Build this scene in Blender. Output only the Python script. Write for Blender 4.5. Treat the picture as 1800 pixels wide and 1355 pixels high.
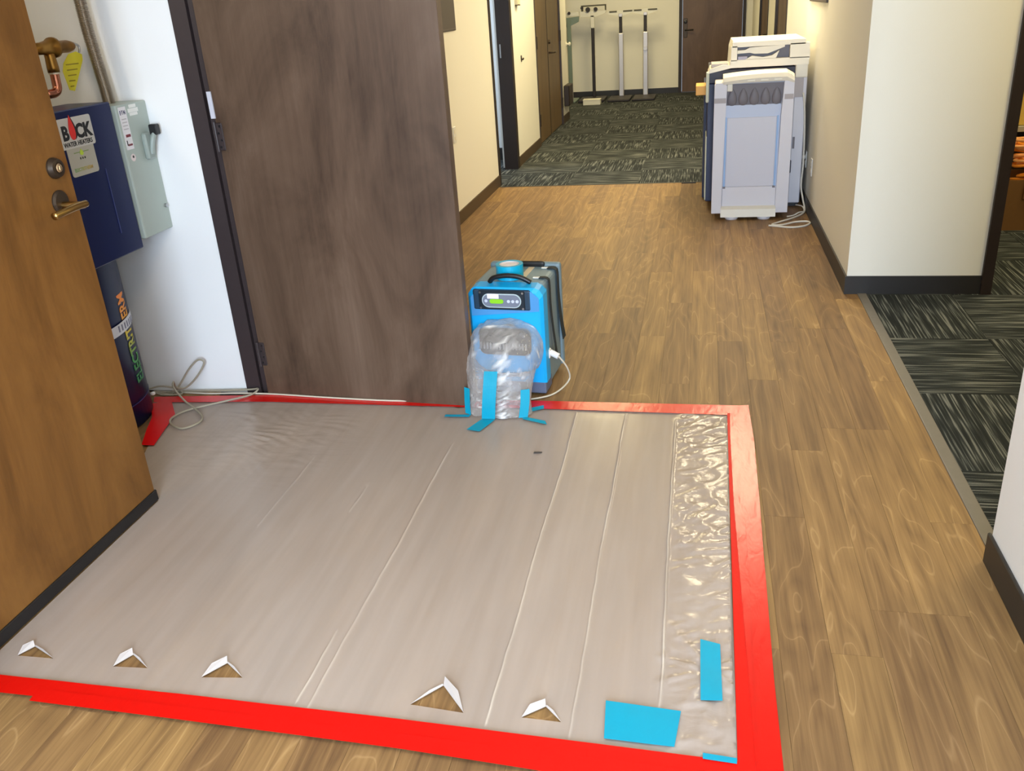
import bpy, bmesh, math, random
from mathutils import Vector, Matrix, noise
from mathutils.geometry import delaunay_2d_cdt
random.seed(7)
for o in list(bpy.data.objects): bpy.data.objects.remove(o)
S = bpy.context.scene
COL = S.collection

# ------------------------------------------------------------------ camera
CAMH = 1.50
cam = bpy.data.cameras.new('camera'); camo = bpy.data.objects.new('camera', cam); COL.objects.link(camo)
cam.sensor_fit = 'HORIZONTAL'; cam.sensor_width = 36.0; cam.lens = 1528.86*36/1800
r = Vector((0.9786590454, 0.1952800938, -0.0639699761))
u = Vector((-0.0214593221, 0.4067238872, 0.9132990622))
f = Vector((-0.2043672439, 0.8924356361, -0.4022345897))
m3 = Matrix((r, u, -f)).transposed()
camo.matrix_world = Matrix.Translation((0, 0, CAMH)) @ m3.to_4x4()
cam.clip_start = 0.02; cam.clip_end = 100
S.camera = camo

# ------------------------------------------------------------------ world, light, exposure
S.view_settings.view_transform = 'Standard'; S.view_settings.look = 'None'
S.view_settings.gamma = 1.0; S.view_settings.exposure = 0.0
S.view_settings.use_curve_mapping = False
W = bpy.data.worlds.new('world'); S.world = W; W.use_nodes = True
W.node_tree.nodes['Background'].inputs[0].default_value = (0.75, 0.86, 1.0, 1)
W.node_tree.nodes['Background'].inputs[1].default_value = 0.9

def area(name, loc, target, sx, sy, power, col):
    l = bpy.data.lights.new(name, 'AREA'); l.shape = 'RECTANGLE'; l.size = sx; l.size_y = sy
    l.energy = power; l.color = col
    o = bpy.data.objects.new(name, l); COL.objects.link(o); o.location = loc
    d = Vector(target)-Vector(loc); o.rotation_euler = d.to_track_quat('-Z', 'Y').to_euler()
    return o
WARM = (1.0, 0.84, 0.46); NEUT = (1.0, 0.84, 0.64); COOL = (0.64, 0.79, 1.0)
area('window_daylight', (0.22, -2.45, 1.45), (0.1, 5, 1.2), 1.05, 1.9, 270, COOL)
area('ceiling_lamp_near', (-0.6, 0.9, 2.57), (-0.6, 0.9, 0), 0.6, 1.2, 26, NEUT)
area('ceiling_lamp_hall', (0.42, 7.2, 2.57), (0.42, 7.2, 0), 0.45, 2.0, 64, (1.0, 0.85, 0.56))
area('ceiling_lamp_hall', (-0.95, 9.2, 2.57), (-0.95, 9.2, 0), 0.6, 1.2, 62, WARM)
area('ceiling_lamp_hall', (-0.95, 12.9, 2.57), (-0.95, 12.9, 0), 0.6, 1.2, 52, WARM)
area('ceiling_lamp_side', (2.0, 3.4, 2.57), (2.0, 3.4, 0), 0.6, 1.2, 40, WARM)
area('ceiling_lamp_side', (2.4, 5.5, 2.57), (2.4, 5.5, 0), 0.6, 0.6, 26, WARM)
area('closet_fill', (-2.62, 1.5, 2.3), (-2.3, 3.1, 0.4), 0.3, 0.4, 7, (1.0, 0.86, 0.60))  # unseen warm fill, added to tint the closet wall
area('side_room_fill', (-3.3, 8.2, 1.5), (-1.8, 8.9, 1.0), 0.9, 1.2, 26, COOL)  # unseen cool light, added for the wall beyond the doorway

# ------------------------------------------------------------------ helpers
def lin(c):
    c = c/255.0
    return c/12.92 if c <= 0.04045 else ((c+0.055)/1.055)**2.4
def rgb(r, g, b): return (lin(r), lin(g), lin(b), 1)
MATS = {}
def newmat(name):
    m = bpy.data.materials.new(name); m.use_nodes = True
    return m, m.node_tree.nodes, m.node_tree.links, m.node_tree.nodes['Principled BSDF']
def mat(name, c, rough=0.5, metal=0.0, spec=0.5, bump=0.0, bscale=40, var=0.0, coat=0.0):
    if name in MATS: return MATS[name]
    m, N, L, b = newmat(name)
    b.inputs['Base Color'].default_value = rgb(*c); b.inputs['Roughness'].default_value = rough
    b.inputs['Metallic'].default_value = metal; b.inputs['Specular IOR Level'].default_value = spec
    b.inputs['Coat Weight'].default_value = coat
    if bump or var:
        tc = N.new('ShaderNodeTexCoord'); n = N.new('ShaderNodeTexNoise'); n.inputs['Scale'].default_value = bscale
        n.inputs['Detail'].default_value = 4; L.new(tc.outputs['Object'], n.inputs['Vector'])
        if bump:
            bp = N.new('ShaderNodeBump'); bp.inputs['Strength'].default_value = bump; bp.inputs['Distance'].default_value = 0.01
            L.new(n.outputs['Fac'], bp.inputs['Height']); L.new(bp.outputs['Normal'], b.inputs['Normal'])
        if var:
            mx = N.new('ShaderNodeMix'); mx.data_type = 'RGBA'
            k = 1-var
            mx.inputs['A'].default_value = (lin(c[0])*k, lin(c[1])*k, lin(c[2])*k, 1)
            k = 1+var
            mx.inputs['B'].default_value = (lin(c[0])*k, lin(c[1])*k, lin(c[2])*k, 1)
            L.new(n.outputs['Fac'], mx.inputs['Factor']); L.new(mx.outputs['Result'], b.inputs['Base Color'])
    MATS[name] = m
    return m
def ramp(N, stops):
    cr = N.new('ShaderNodeValToRGB'); e = cr.color_ramp.elements
    e[0].position = stops[0][0]; e[0].color = rgb(*stops[0][1])
    e[1].position = stops[-1][0]; e[1].color = rgb(*stops[-1][1])
    for p, c in stops[1:-1]:
        x = e.new(p); x.color = rgb(*c)
    return cr
def mapping(N, L, src, scale, loc=None):
    mp = N.new('ShaderNodeMapping'); mp.inputs['Scale'].default_value = scale
    if loc: mp.inputs['Location'].default_value = loc
    L.new(src, mp.inputs['Vector']); return mp.outputs['Vector']
def noise_n(N, L, vec, scale=1.0, detail=4, rough=0.55, dist=0.0):
    n = N.new('ShaderNodeTexNoise'); n.inputs['Scale'].default_value = scale; n.inputs['Detail'].default_value = detail
    n.inputs['Roughness'].default_value = rough; n.inputs['Distortion'].default_value = dist
    L.new(vec, n.inputs['Vector']); return n.outputs['Fac']
def mathn(N, L, op, a, b=None, c=None):
    n = N.new('ShaderNodeMath'); n.operation = op
    for i, v in enumerate((a, b, c)):
        if v is None: continue
        if isinstance(v, (int, float)): n.inputs[i].default_value = v
        else: L.new(v, n.inputs[i])
    return n.outputs[0]
def mixc(N, L, fac, a, b, blend='MIX'):
    mx = N.new('ShaderNodeMix'); mx.data_type = 'RGBA'; mx.blend_type = blend
    for k, v in (('Factor', fac), ('A', a), ('B', b)):
        if isinstance(v, (int, float)): mx.inputs[k].default_value = v
        elif isinstance(v, tuple): mx.inputs[k].default_value = v
        else: L.new(v, mx.inputs[k])
    return mx.outputs['Result']

def wood_floor():
    m, N, L, b = newmat('plank_wood')
    tc = N.new('ShaderNodeTexCoord'); oi = N.new('ShaderNodeObjectInfo')
    add = N.new('ShaderNodeVectorMath'); add.operation = 'ADD'
    comb = N.new('ShaderNodeCombineXYZ')
    L.new(mathn(N, L, 'MULTIPLY', oi.outputs['Random'], 61.0), comb.inputs[1])
    L.new(mathn(N, L, 'MULTIPLY', oi.outputs['Random'], 17.0), comb.inputs[0])
    L.new(tc.outputs['Object'], add.inputs[0]); L.new(comb.outputs[0], add.inputs[1])
    v = add.outputs[0]
    big = noise_n(N, L, mapping(N, L, v, (5.5, 0.9, 1)), 1.0, 2, 0.5, 0.35)
    rings = mathn(N, L, 'FRACT', mathn(N, L, 'MULTIPLY', big, 9.0))
    tri = mathn(N, L, 'ABSOLUTE', mathn(N, L, 'SUBTRACT', rings, 0.5))
    fine = noise_n(N, L, mapping(N, L, v, (85, 2.0, 1)), 1.0, 5, 0.65)
    mid = noise_n(N, L, mapping(N, L, v, (24, 1.0, 1)), 1.0, 4, 0.6)
    s = mathn(N, L, 'ADD', mathn(N, L, 'MULTIPLY', tri, 0.24), mathn(N, L, 'MULTIPLY', fine, 0.62))
    s = mathn(N, L, 'ADD', s, mathn(N, L, 'MULTIPLY', mid, 0.64))
    s = mathn(N, L, 'ADD', mathn(N, L, 'MULTIPLY', mathn(N, L, 'SUBTRACT', s, 0.69), 1.15), 0.5)
    cr = ramp(N, [(0.10, (84, 62, 42)), (0.36, (126, 98, 64)), (0.60, (150, 119, 77)), (0.9, (178, 145, 97))])
    L.new(s, cr.inputs[0])
    tone = N.new('ShaderNodeValToRGB'); e = tone.color_ramp.elements
    e[0].color = (0.76, 0.71, 0.73, 1); e[1].color = (1.09, 1.07, 0.98, 1)
    x = e.new(0.5); x.color = (0.92, 0.88, 0.86, 1)
    L.new(oi.outputs['Random'], tone.inputs[0])
    ln = mathn(N, L, 'MULTIPLY', mathn(N, L, 'SMOOTH_MAX', mathn(N, L, 'MULTIPLY', mathn(N, L, 'SUBTRACT', tri, 0.462), 24.0), 0.0, 0.02), mathn(N, L, 'MULTIPLY', mid, 0.75))
    ln = mathn(N, L, 'MINIMUM', ln, 0.38)
    c = mixc(N, L, ln, cr.outputs[0], rgb(196, 164, 116))      # pale cathedral lines of the grain
    c = mixc(N, L, 1.0, c, tone.outputs[0], 'MULTIPLY')
    L.new(c, b.inputs['Base Color'])
    b.inputs['Roughness'].default_value = 0.52; b.inputs['Specular IOR Level'].default_value = 0.28
    bp = N.new('ShaderNodeBump'); bp.inputs['Strength'].default_value = 0.12; bp.inputs['Distance'].default_value = 0.003
    L.new(fine, bp.inputs['Height']); L.new(bp.outputs['Normal'], b.inputs['Normal'])
    return m
def carpet():
    m, N, L, b = newmat('carpet_tile')
    tc = N.new('ShaderNodeTexCoord'); oi = N.new('ShaderNodeObjectInfo')
    add = N.new('ShaderNodeVectorMath'); add.operation = 'ADD'
    comb = N.new('ShaderNodeCombineXYZ')
    L.new(mathn(N, L, 'MULTIPLY', oi.outputs['Random'], 43.0), comb.inputs[0])
    L.new(mathn(N, L, 'MULTIPLY', oi.outputs['Random'], 29.0), comb.inputs[1])
    L.new(tc.outputs['Object'], add.inputs[0]); L.new(comb.outputs[0], add.inputs[1])
    v = add.outputs[0]
    st = noise_n(N, L, mapping(N, L, v, (125, 3.0, 1)), 1.0, 2, 0.5)
    brk = noise_n(N, L, mapping(N, L, v, (30, 5.0, 1)), 1.0, 1, 0.5)
    pile = noise_n(N, L, v, 420.0, 2, 0.6)
    k = mathn(N, L, 'ADD', mathn(N, L, 'MULTIPLY', st, 1.1), mathn(N, L, 'MULTIPLY', brk, 0.35))
    k = mathn(N, L, 'ADD', k, mathn(N, L, 'MULTIPLY', pile, 0.22))
    cr = ramp(N, [(0.74, (40, 43, 44)), (0.88, (58, 62, 62)), (0.965, (104, 107, 105)), (1.0, (118, 120, 117))])
    L.new(k, cr.inputs[0])
    L.new(cr.outputs[0], b.inputs['Base Color'])
    b.inputs['Roughness'].default_value = 0.95; b.inputs['Specular IOR Level'].default_value = 0.1
    bp = N.new('ShaderNodeBump'); bp.inputs['Strength'].default_value = 0.5; bp.inputs['Distance'].default_value = 0.004
    L.new(k, bp.inputs['Height']); L.new(bp.outputs['Normal'], b.inputs['Normal'])
    return m
def door_wood(name, dark, midc, light, sc=1.0, rough=0.42):
    m, N, L, b = newmat(name)
    tc = N.new('ShaderNodeTexCoord'); v = tc.outputs['Object']
    a = noise_n(N, L, mapping(N, L, v, (3.4*sc, 3.4*sc, 1.3*sc)), 1.0, 6, 0.64, 0.6)
    g = noise_n(N, L, mapping(N, L, v, (70, 70, 1.6)), 1.0, 4, 0.6)
    s = mathn(N, L, 'ADD', mathn(N, L, 'MULTIPLY', a, 0.85), mathn(N, L, 'MULTIPLY', g, 0.16))
    cr = ramp(N, [(0.32, dark), (0.52, midc), (0.78, light)])
    L.new(s, cr.inputs[0]); L.new(cr.outputs[0], b.inputs['Base Color'])
    b.inputs['Roughness'].default_value = rough; b.inputs['Specular IOR Level'].default_value = 0.35
    return m
def plastic_sheet():
    m, N, L, b = newmat('poly_sheeting')
    out = N['Material Output']
    b.inputs['Base Color'].default_value = rgb(202, 185, 178); b.inputs['Roughness'].default_value = 0.23
    b.inputs['Specular IOR Level'].default_value = 0.45
    tc = N.new('ShaderNodeTexCoord'); at = N.new('ShaderNodeAttribute'); at.attribute_name = 'wrinkle'
    ac = N.new('ShaderNodeAttribute'); ac.attribute_name = 'crease_bright'
    L.new(mixc(N, L, ac.outputs['Fac'], rgb(200, 186, 176), rgb(240, 230, 214)), b.inputs['Base Color'])   # bright fold lines painted in as a paler colour
    n1 = noise_n(N, L, mapping(N, L, tc.outputs['Object'], (14, 30, 1)), 1.0, 4, 0.5, 1.2)
    n2 = noise_n(N, L, mapping(N, L, tc.outputs['Object'], (3, 1.0, 1)), 1.0, 3, 0.5, 0.6)
    n3 = noise_n(N, L, mapping(N, L, tc.outputs['Object'], (22, 1.6, 1)), 1.0, 3, 0.5, 0.3)
    bp = N.new('ShaderNodeBump'); bp.inputs['Distance'].default_value = 0.02
    L.new(mathn(N, L, 'ADD', mathn(N, L, 'MULTIPLY', at.outputs['Fac'], 0.13), 0.02), bp.inputs['Strength'])
    L.new(n1, bp.inputs['Height']); L.new(bp.outputs['Normal'], b.inputs['Normal'])
    L.new(mathn(N, L, 'SUBTRACT', 0.24, mathn(N, L, 'MULTIPLY', at.outputs['Fac'], 0.13)), b.inputs['Roughness'])   # pulled tight and shiny where it crinkles
    tr = N.new('ShaderNodeBsdfTransparent'); tr.inputs[0].default_value = (0.97, 0.96, 0.95, 1)
    mx = N.new('ShaderNodeMixShader')
    # haze of the film: slightly uneven opacity, streaked along the folds
    fac = mathn(N, L, 'ADD', mathn(N, L, 'MULTIPLY', n2, 0.22), mathn(N, L, 'MULTIPLY', n3, 0.18))
    fac = mathn(N, L, 'ADD', fac, 0.40)
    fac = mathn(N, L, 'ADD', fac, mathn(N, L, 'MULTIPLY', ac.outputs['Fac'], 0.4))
    L.new(fac, mx.inputs[0]); L.new(tr.outputs[0], mx.inputs[1]); L.new(b.outputs[0], mx.inputs[2])
    L.new(mx.outputs[0], out.inputs[0])
    return m
def clear_plastic():
    m, N, L, b = newmat('clear_poly_sleeve')
    out = N['Material Output']
    b.inputs['Base Color'].default_value = rgb(214, 208, 204); b.inputs['Roughness'].default_value = 0.10
    b.inputs['Specular IOR Level'].default_value = 0.8
    tc = N.new('ShaderNodeTexCoord')
    n1 = noise_n(N, L, mapping(N, L, tc.outputs['Object'], (26, 26, 12)), 1.0, 4, 0.6, 1.0)
    bp = N.new('ShaderNodeBump'); bp.inputs['Distance'].default_value = 0.02; bp.inputs['Strength'].default_value = 0.45
    L.new(n1, bp.inputs['Height']); L.new(bp.outputs['Normal'], b.inputs['Normal'])
    tr = N.new('ShaderNodeBsdfTransparent'); tr.inputs[0].default_value = (0.97, 0.97, 0.97, 1)
    mx = N.new('ShaderNodeMixShader')
    ac = N.new('ShaderNodeAttribute'); ac.attribute_name = 'crease_bright'
    L.new(mixc(N, L, ac.outputs['Fac'], rgb(214, 208, 204), rgb(250, 246, 240)), b.inputs['Base Color'])   # highlights on the folds painted as whiter film
    lw = N.new('ShaderNodeLayerWeight'); lw.inputs[0].default_value = 0.35
    fac = mathn(N, L, 'ADD', mathn(N, L, 'MULTIPLY', lw.outputs['Facing'], 0.45), 0.27)
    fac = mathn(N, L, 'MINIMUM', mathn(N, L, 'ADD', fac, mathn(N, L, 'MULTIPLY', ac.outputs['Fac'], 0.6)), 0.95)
    L.new(fac, mx.inputs[0]); L.new(tr.outputs[0], mx.inputs[1]); L.new(b.outputs[0], mx.inputs[2])
    L.new(mx.outputs[0], out.inputs[0])
    return m
def tape_mat(name, c, rough, spec):
    m, N, L, b = newmat(name)
    b.inputs['Base Color'].default_value = rgb(*c); b.inputs['Roughness'].default_value = rough
    b.inputs['Specular IOR Level'].default_value = spec
    tc = N.new('ShaderNodeTexCoord')
    n1 = noise_n(N, L, mapping(N, L, tc.outputs['Object'], (25, 9, 9)), 1.0, 3, 0.6, 0.6)
    bp = N.new('ShaderNodeBump'); bp.inputs['Distance'].default_value = 0.01; bp.inputs['Strength'].default_value = 0.16
    L.new(n1, bp.inputs['Height']); L.new(bp.outputs['Normal'], b.inputs['Normal'])
    return m
def grad_z(name, stops, z0, z1, rough=0.4):
    m, N, L, b = newmat(name)
    tc = N.new('ShaderNodeTexCoord'); sp = N.new('ShaderNodeSeparateXYZ'); L.new(tc.outputs['Object'], sp.inputs[0])
    t = mathn(N, L, 'DIVIDE', mathn(N, L, 'SUBTRACT', sp.outputs[2], z0), z1-z0)
    cr = ramp(N, stops); L.new(t, cr.inputs[0]); L.new(cr.outputs[0], b.inputs['Base Color'])
    b.inputs['Roughness'].default_value = rough
    return m

M_PLANK = wood_floor(); M_CARPET = carpet(); M_SHEET = plastic_sheet(); M_CLEAR = clear_plastic()
M_RED = tape_mat('red_tape', (214, 8, 0), 0.27, 0.55)
M_RED2 = tape_mat('red_tape_matte', (212, 8, 0), 0.5, 0.25)  # same tape with less gloss, to hold back reflected light
M_BLUE = tape_mat('blue_tape', (0, 154, 186), 0.45, 0.35)
M_DOORD = door_wood('dark_door_veneer', (60, 44, 33), (93, 73, 58), (119, 98, 82))
M_DOORL = door_wood('brown_door_veneer', (88, 56, 22), (120, 80, 36), (142, 99, 48), 1.2)
M_DOORB = door_wood('far_door_veneer', (80, 60, 46), (98, 76, 60), (114, 90, 72))
M_DOORF = door_wood('hall_door_veneer', (88, 68, 44), (108, 86, 56), (124, 100, 68))
M_FRAME = mat('dark_bronze_paint', (56, 46, 46), 0.45, var=0.08)
M_FRAMEB = mat('black_brown_paint', (38, 26, 20), 0.5, var=0.1)
M_WALL = mat('painted_drywall', (232, 228, 216), 0.85, bump=0.04, bscale=220)
M_WALLW = mat('white_drywall', (234, 233, 230), 0.85, bump=0.04, bscale=220)
M_BASE = mat('black_rubber_base', (40, 37, 35), 0.45)
M_BASEB = mat('brown_rubber_base', (74, 58, 40), 0.5)
M_CEIL = mat('ceiling_paint', (235, 233, 226), 0.9)
M_STRIP = mat('grey_reducer', (112, 106, 98), 0.5, var=0.1)
M_SUB = mat('subfloor', (52, 40, 28), 0.8)
M_BLACK = mat('black_plastic', (22, 22, 24), 0.4)
M_BRASS = mat('satin_brass', (186, 152, 92), 0.28, metal=1.0)
M_STEEL = mat('steel', (190, 190, 192), 0.3, metal=1.0)
M_BRONZE = mat('bronze_hardware', (70, 58, 46), 0.4, metal=0.6)
M_WHITEP = mat('white_plastic', (232, 230, 226), 0.4)
M_CREAM = mat('cream_plastic', (236, 230, 212), 0.42)

def tag(o, label=None, cat=None, group=None, kind=None):
    if label: o['label'] = label
    if cat: o['category'] = cat
    if group: o['group'] = group
    if kind: o['kind'] = kind
    return o
def thing(name, loc, label=None, cat=None, group=None, kind=None, rz=0):
    o = bpy.data.objects.new(name, None); COL.objects.link(o); o.location = loc; o.rotation_euler = (0, 0, rz)
    o.empty_display_size = 0.05
    return tag(o, label, cat, group, kind)
def worldloc(p):
    v = Vector((0, 0, 0))
    while p: v += p.location; p = p.parent
    return v
def obj(name, bm, m, parent=None, local=False, smooth=False, origin=None):
    """bmesh in world coordinates -> one mesh object (child of parent, or top-level with its origin at its base)."""
    bmesh.ops.recalc_face_normals(bm, faces=bm.faces)
    me = bpy.data.meshes.new(name)
    if parent and not local:
        off = worldloc(parent)
    elif parent: off = Vector((0, 0, 0))
    elif origin is not None: off = Vector(origin)
    else:
        xs = [v.co for v in bm.verts]
        off = Vector(((min(c.x for c in xs)+max(c.x for c in xs))/2, (min(c.y for c in xs)+max(c.y for c in xs))/2, min(c.z for c in xs)))
    bmesh.ops.translate(bm, verts=bm.verts, vec=-off)
    if smooth:
        for fc in bm.faces: fc.smooth = True
    bm.to_mesh(me); bm.free()
    me.materials.append(m)
    o = bpy.data.objects.new(name, me); COL.objects.link(o)
    if parent: o.parent = parent
    else: o.location = off
    return o
def BM(): return bmesh.new()
def add_box(bm, a, b, bev=0.0, seg=1, rot=None, piv=None):
    a = Vector(a); b = Vector(b); c = (a+b)/2; d = b-a
    ret = bmesh.ops.create_cube(bm, size=1.0)
    vs = ret['verts']
    bmesh.ops.scale(bm, vec=(abs(d.x), abs(d.y), abs(d.z)), verts=vs)
    bmesh.ops.translate(bm, vec=c, verts=vs)
    if bev:
        es = list({e for v in vs for e in v.link_edges})
        r_ = bmesh.ops.bevel(bm, geom=es, offset=bev, segments=seg, affect='EDGES', profile=0.5)
        vs = list({v for fc in r_['faces'] for v in fc.verts} | {v for v in vs if v.is_valid})
    if rot is not None:
        bmesh.ops.rotate(bm, cent=piv if piv is not None else c, matrix=rot, verts=vs)
    return vs
def box(a, b, bev=0.0, seg=1, rot=None, piv=None):
    bm = BM(); add_box(bm, a, b, bev, seg, rot, piv); return bm
def add_rings(bm, rings, caps=True, closed=True):
    vr = [[bm.verts.new(p) for p in ring] for ring in rings]
    n = len(vr[0])
    for a, b in zip(vr[:-1], vr[1:]):
        for i in range(n if closed else n-1):
            j = (i+1) % n
            bm.faces.new((a[i], a[j], b[j], b[i]))
    if caps and closed:
        bm.faces.new(vr[0]); bm.faces.new(list(reversed(vr[-1])))
    return vr
def catmull(pts, n):
    P = [Vector(p) for p in pts]; out = []
    for i in range(len(P)-1):
        p0 = P[max(i-1, 0)]; p1 = P[i]; p2 = P[i+1]; p3 = P[min(i+2, len(P)-1)]
        for k in range(n):
            t = k/n
            out.append(0.5*((2*p1)+(p2-p0)*t+(2*p0-5*p1+4*p2-p3)*t*t+(3*p1-p0-3*p2+p3)*t**3))
    out.append(P[-1]); return out
def add_tube(bm, pts, rad, seg=8, n=6, caps=True, radf=None):
    P = catmull(pts, n) if n > 1 else [Vector(p) for p in pts]
    rings = []; nrm = None
    for i, p in enumerate(P):
        t = (P[min(i+1, len(P)-1)]-P[max(i-1, 0)])
        if t.length < 1e-9: t = Vector((0, 0, 1))
        t.normalize()
        if nrm is None:
            nrm = t.orthogonal().normalized()
        nrm = (nrm - t*nrm.dot(t))
        if nrm.length < 1e-6: nrm = t.orthogonal()
        nrm.normalize(); bn = t.cross(nrm)
        rr = radf(i/(len(P)-1)) if radf else rad
        rings.append([p+nrm*rr*math.cos(2*math.pi*k/seg)+bn*rr*math.sin(2*math.pi*k/seg) for k in range(seg)])
    add_rings(bm, rings, caps)
def tube(pts, rad, seg=8, n=6, radf=None):
    bm = BM(); add_tube(bm, pts, rad, seg, n, True, radf); return bm
def add_lathe(bm, c, prof, axis='Z', seg=24, sweep=None):
    c = Vector(c); rings = []
    for rr, h in prof:
        ring = []
        for k in range(seg):
            a = 2*math.pi*k/seg; x, y = rr*math.cos(a), rr*math.sin(a)
            ring.append(c+{'Z': Vector((x, y, h)), 'Y': Vector((x, h, y)), 'X': Vector((h, x, y))}[axis])
        rings.append(ring)
    add_rings(bm, rings, True)
def lathe(c, prof, axis='Z', seg=24):
    bm = BM(); add_lathe(bm, c, prof, axis, seg); return bm
def add_prism(bm, poly, d):
    """poly: list of 3D points (planar), extruded by vector d"""
    d = Vector(d)
    add_rings(bm, [[Vector(p) for p in poly], [Vector(p)+d for p in poly]], True)
def prism(poly, d):
    bm = BM(); add_prism(bm, poly, d); return bm
def text(name, s, size, fn, m, parent, bold=0.0, spacing=1.0, sx=1.0, depth=0.0008, align='LEFT', shear=0.0):
    cu = bpy.data.curves.new('t', 'FONT'); cu.body = s; cu.size = size; cu.offset = bold*size; cu.space_character = spacing
    cu.align_x = align; cu.resolution_u = 3; cu.shear = shear; cu.extrude = depth/2
    to = bpy.data.objects.new('t', cu); COL.objects.link(to)
    dg = bpy.context.evaluated_depsgraph_get()
    me = bpy.data.meshes.new_from_object(to.evaluated_get(dg)); bm = BM(); bm.from_mesh(me)
    bpy.data.objects.remove(to); bpy.data.curves.remove(cu); bpy.data.meshes.remove(me)
    for v in bm.verts: v.co = fn(v.co.x*sx, v.co.y, v.co.z)
    return obj(name, bm, m, parent)
def rect_ring(y, a, b, t):   # helper for a rectangular outline in XZ, returned as 4 boxes
    pass

# ------------------------------------------------------------------ the setting
def struct(name, bm, m, parent=None):
    o = obj(name, bm, m, parent)
    if not parent: o['kind'] = 'structure'
    return o
CZ = 2.60
XW = -1.745      # face of the corridor's left wall
XR = 0.765       # face of the corridor's right wall

# floor: base slab with wood planks, and two carpet fields with carpet tiles
fl = struct('floor', box((-3.6, -2.6, -0.10), (4.6, 15.2, -0.008)), M_SUB)
PW = 0.12; YE = 7.62
cnt = 0
row_off = {0: 2.40-1.05, 1: 3.01-1.05, 2: 3.01-1.05, 3: 1.78-1.05, 4: 2.39-1.05, 5: 1.78-1.05}
k = 0
x1 = 0.822
while x1 > -2.55:
    x0 = x1-PW
    off = row_off.get(k, random.uniform(-0.3, 0.75))
    y = off-1.05
    while y < YE:
        ya, yb = max(y, 0.55), min(y+1.05, YE)
        y += 1.05
        if yb-ya < 0.03: continue
        if x1 <= -1.80 and (yb < 2.2 or ya > 3.2): continue      # inside the closet only beyond its closed leaf
        if x1 <= -1.80: yb = min(yb, 3.19); ya = max(ya, 2.1)
        if yb-ya < 0.05: continue
        obj('plank', box((x0+0.0003, ya+0.0003, -0.008), (x1-0.0003, yb-0.0003, 0)), M_PLANK, fl)
        cnt += 1
    x1 -= PW; k += 1
# transition strips
struct('trim_1', box((0.822, 0.4, -0.008), (0.866, 4.59, 0.004), 0.003, 2), M_STRIP)
struct('trim_2', box((-1.86, YE, -0.008), (0.77, YE+0.018, 0.003), 0.0015), M_BASE)
# carpet tiles
cf = fl
def carpet_field(xs, ys, start):
    for i, (xa, xb) in enumerate(xs):
        for j, (ya, yb) in enumerate(ys):
            cx, cy = (xa+xb)/2, (ya+yb)/2
            bm = box((xa+0.0008, ya+0.0008, -0.008), (xb-0.0008, yb-0.0008, 0.0))
            rot = (i+j+start) % 2
            bmesh.ops.translate(bm, verts=bm.verts, vec=(-cx, -cy, 0))
            if rot: bmesh.ops.rotate(bm, verts=bm.verts, cent=(0, 0, 0), matrix=Matrix.Rotation(-math.pi/2, 3, 'Z'))
            o = obj('carpet_tile', bm, M_CARPET, cf, local=True)
            o.location = Vector((cx, cy, 0))-worldloc(cf); o.rotation_euler = (0, 0, math.pi/2 if rot else 0)
T = 0.61
ysr = [(2.118-0.61, 2.118), (2.118, 2.728), (2.728, 3.34), (3.34, 3.945), (3.945, 4.57), (4.57, 5.18), (5.18, 5.79), (5.79, 6.4)]
carpet_field([(0.866, 1.275), (1.275, 1.885), (1.885, 2.495), (2.495, 3.105), (3.105, 3.715)], ysr, 0)
carpet_field([(-3.56+T*i, -3.56+T*(i+1)) for i in range(7)]+[(0.71, 0.765)], [(YE+0.018+T*j, YE+0.018+T*(j+1)) for j in range(12)], 1)

# walls
struct('ceiling', box((-3.6, -2.6, CZ), (4.6, 15.2, CZ+0.1)), M_CEIL)
def multi(boxes):
    bm = BM()
    for a, b in boxes: add_box(bm, a, b)
    return bm
struct('wall_right_near', box((0.805, -2.6, 0), (0.95, 2.203, CZ)), M_WALLW)
struct('baseboard_right_near', box((0.795, -2.6, 0), (0.805, 2.213, 0.095), 0.003), M_BASE)
struct('wall_right', multi([((XR, 4.59, 0), (XR+0.14, 8.98, CZ)), ((XR+0.14, 4.59, 0), (1.41, 4.73, CZ)), ((2.42, 4.59, 0), (4.5, 4.73, CZ)), ((1.41, 4.59, 2.12), (2.42, 4.73, CZ)),
                            ((XR, 10.35, 0), (XR+0.14, 11.46, CZ)), ((XR, 13.1, 0), (XR+0.14, 14.95, CZ)), ((XR, 8.98, 2.12), (XR+0.14, 10.35, CZ)), ((XR, 11.46, 2.12), (XR+0.14, 13.1, CZ))]), M_WALL)
struct('baseboard_right', multi([((XR-0.009, 4.58, 0), (XR, 8.98, 0.095)), ((XR, 4.58, 0), (1.41, 4.59, 0.095))]), M_BASE)
struct('wall_side_room', multi([((1.0, 7.2, 0), (4.5, 7.3, CZ)), ((4.4, -2.6, 0), (4.5, 7.2, CZ)), ((0.95, -2.6, 0), (4.5, -2.5, CZ))]), M_WALL)
struct('wall_left_near', multi([((-1.90, -2.6, 0), (XW, 1.33, CZ)), ((-1.90, 1.33, 2.12), (XW, 3.25, CZ))]), M_WALL)
struct('baseboard_left_near', box((XW, -2.6, 0), (XW+0.009, 1.33, 0.095)), M_BASE)
struct('wall_left', multi([((-1.90, 3.29, 0), (XW, 7.69, CZ)), ((-1.90, 7.69, 2.12), (XW, 8.6, CZ)), ((-1.90, 8.60, 0), (XW, 9.90, CZ)), ((-1.90, 9.9, 2.12), (XW, 11.72, CZ)),
                           ((-1.90, 11.72, 0), (XW, 12.27, CZ))]), M_WALL)
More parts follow.
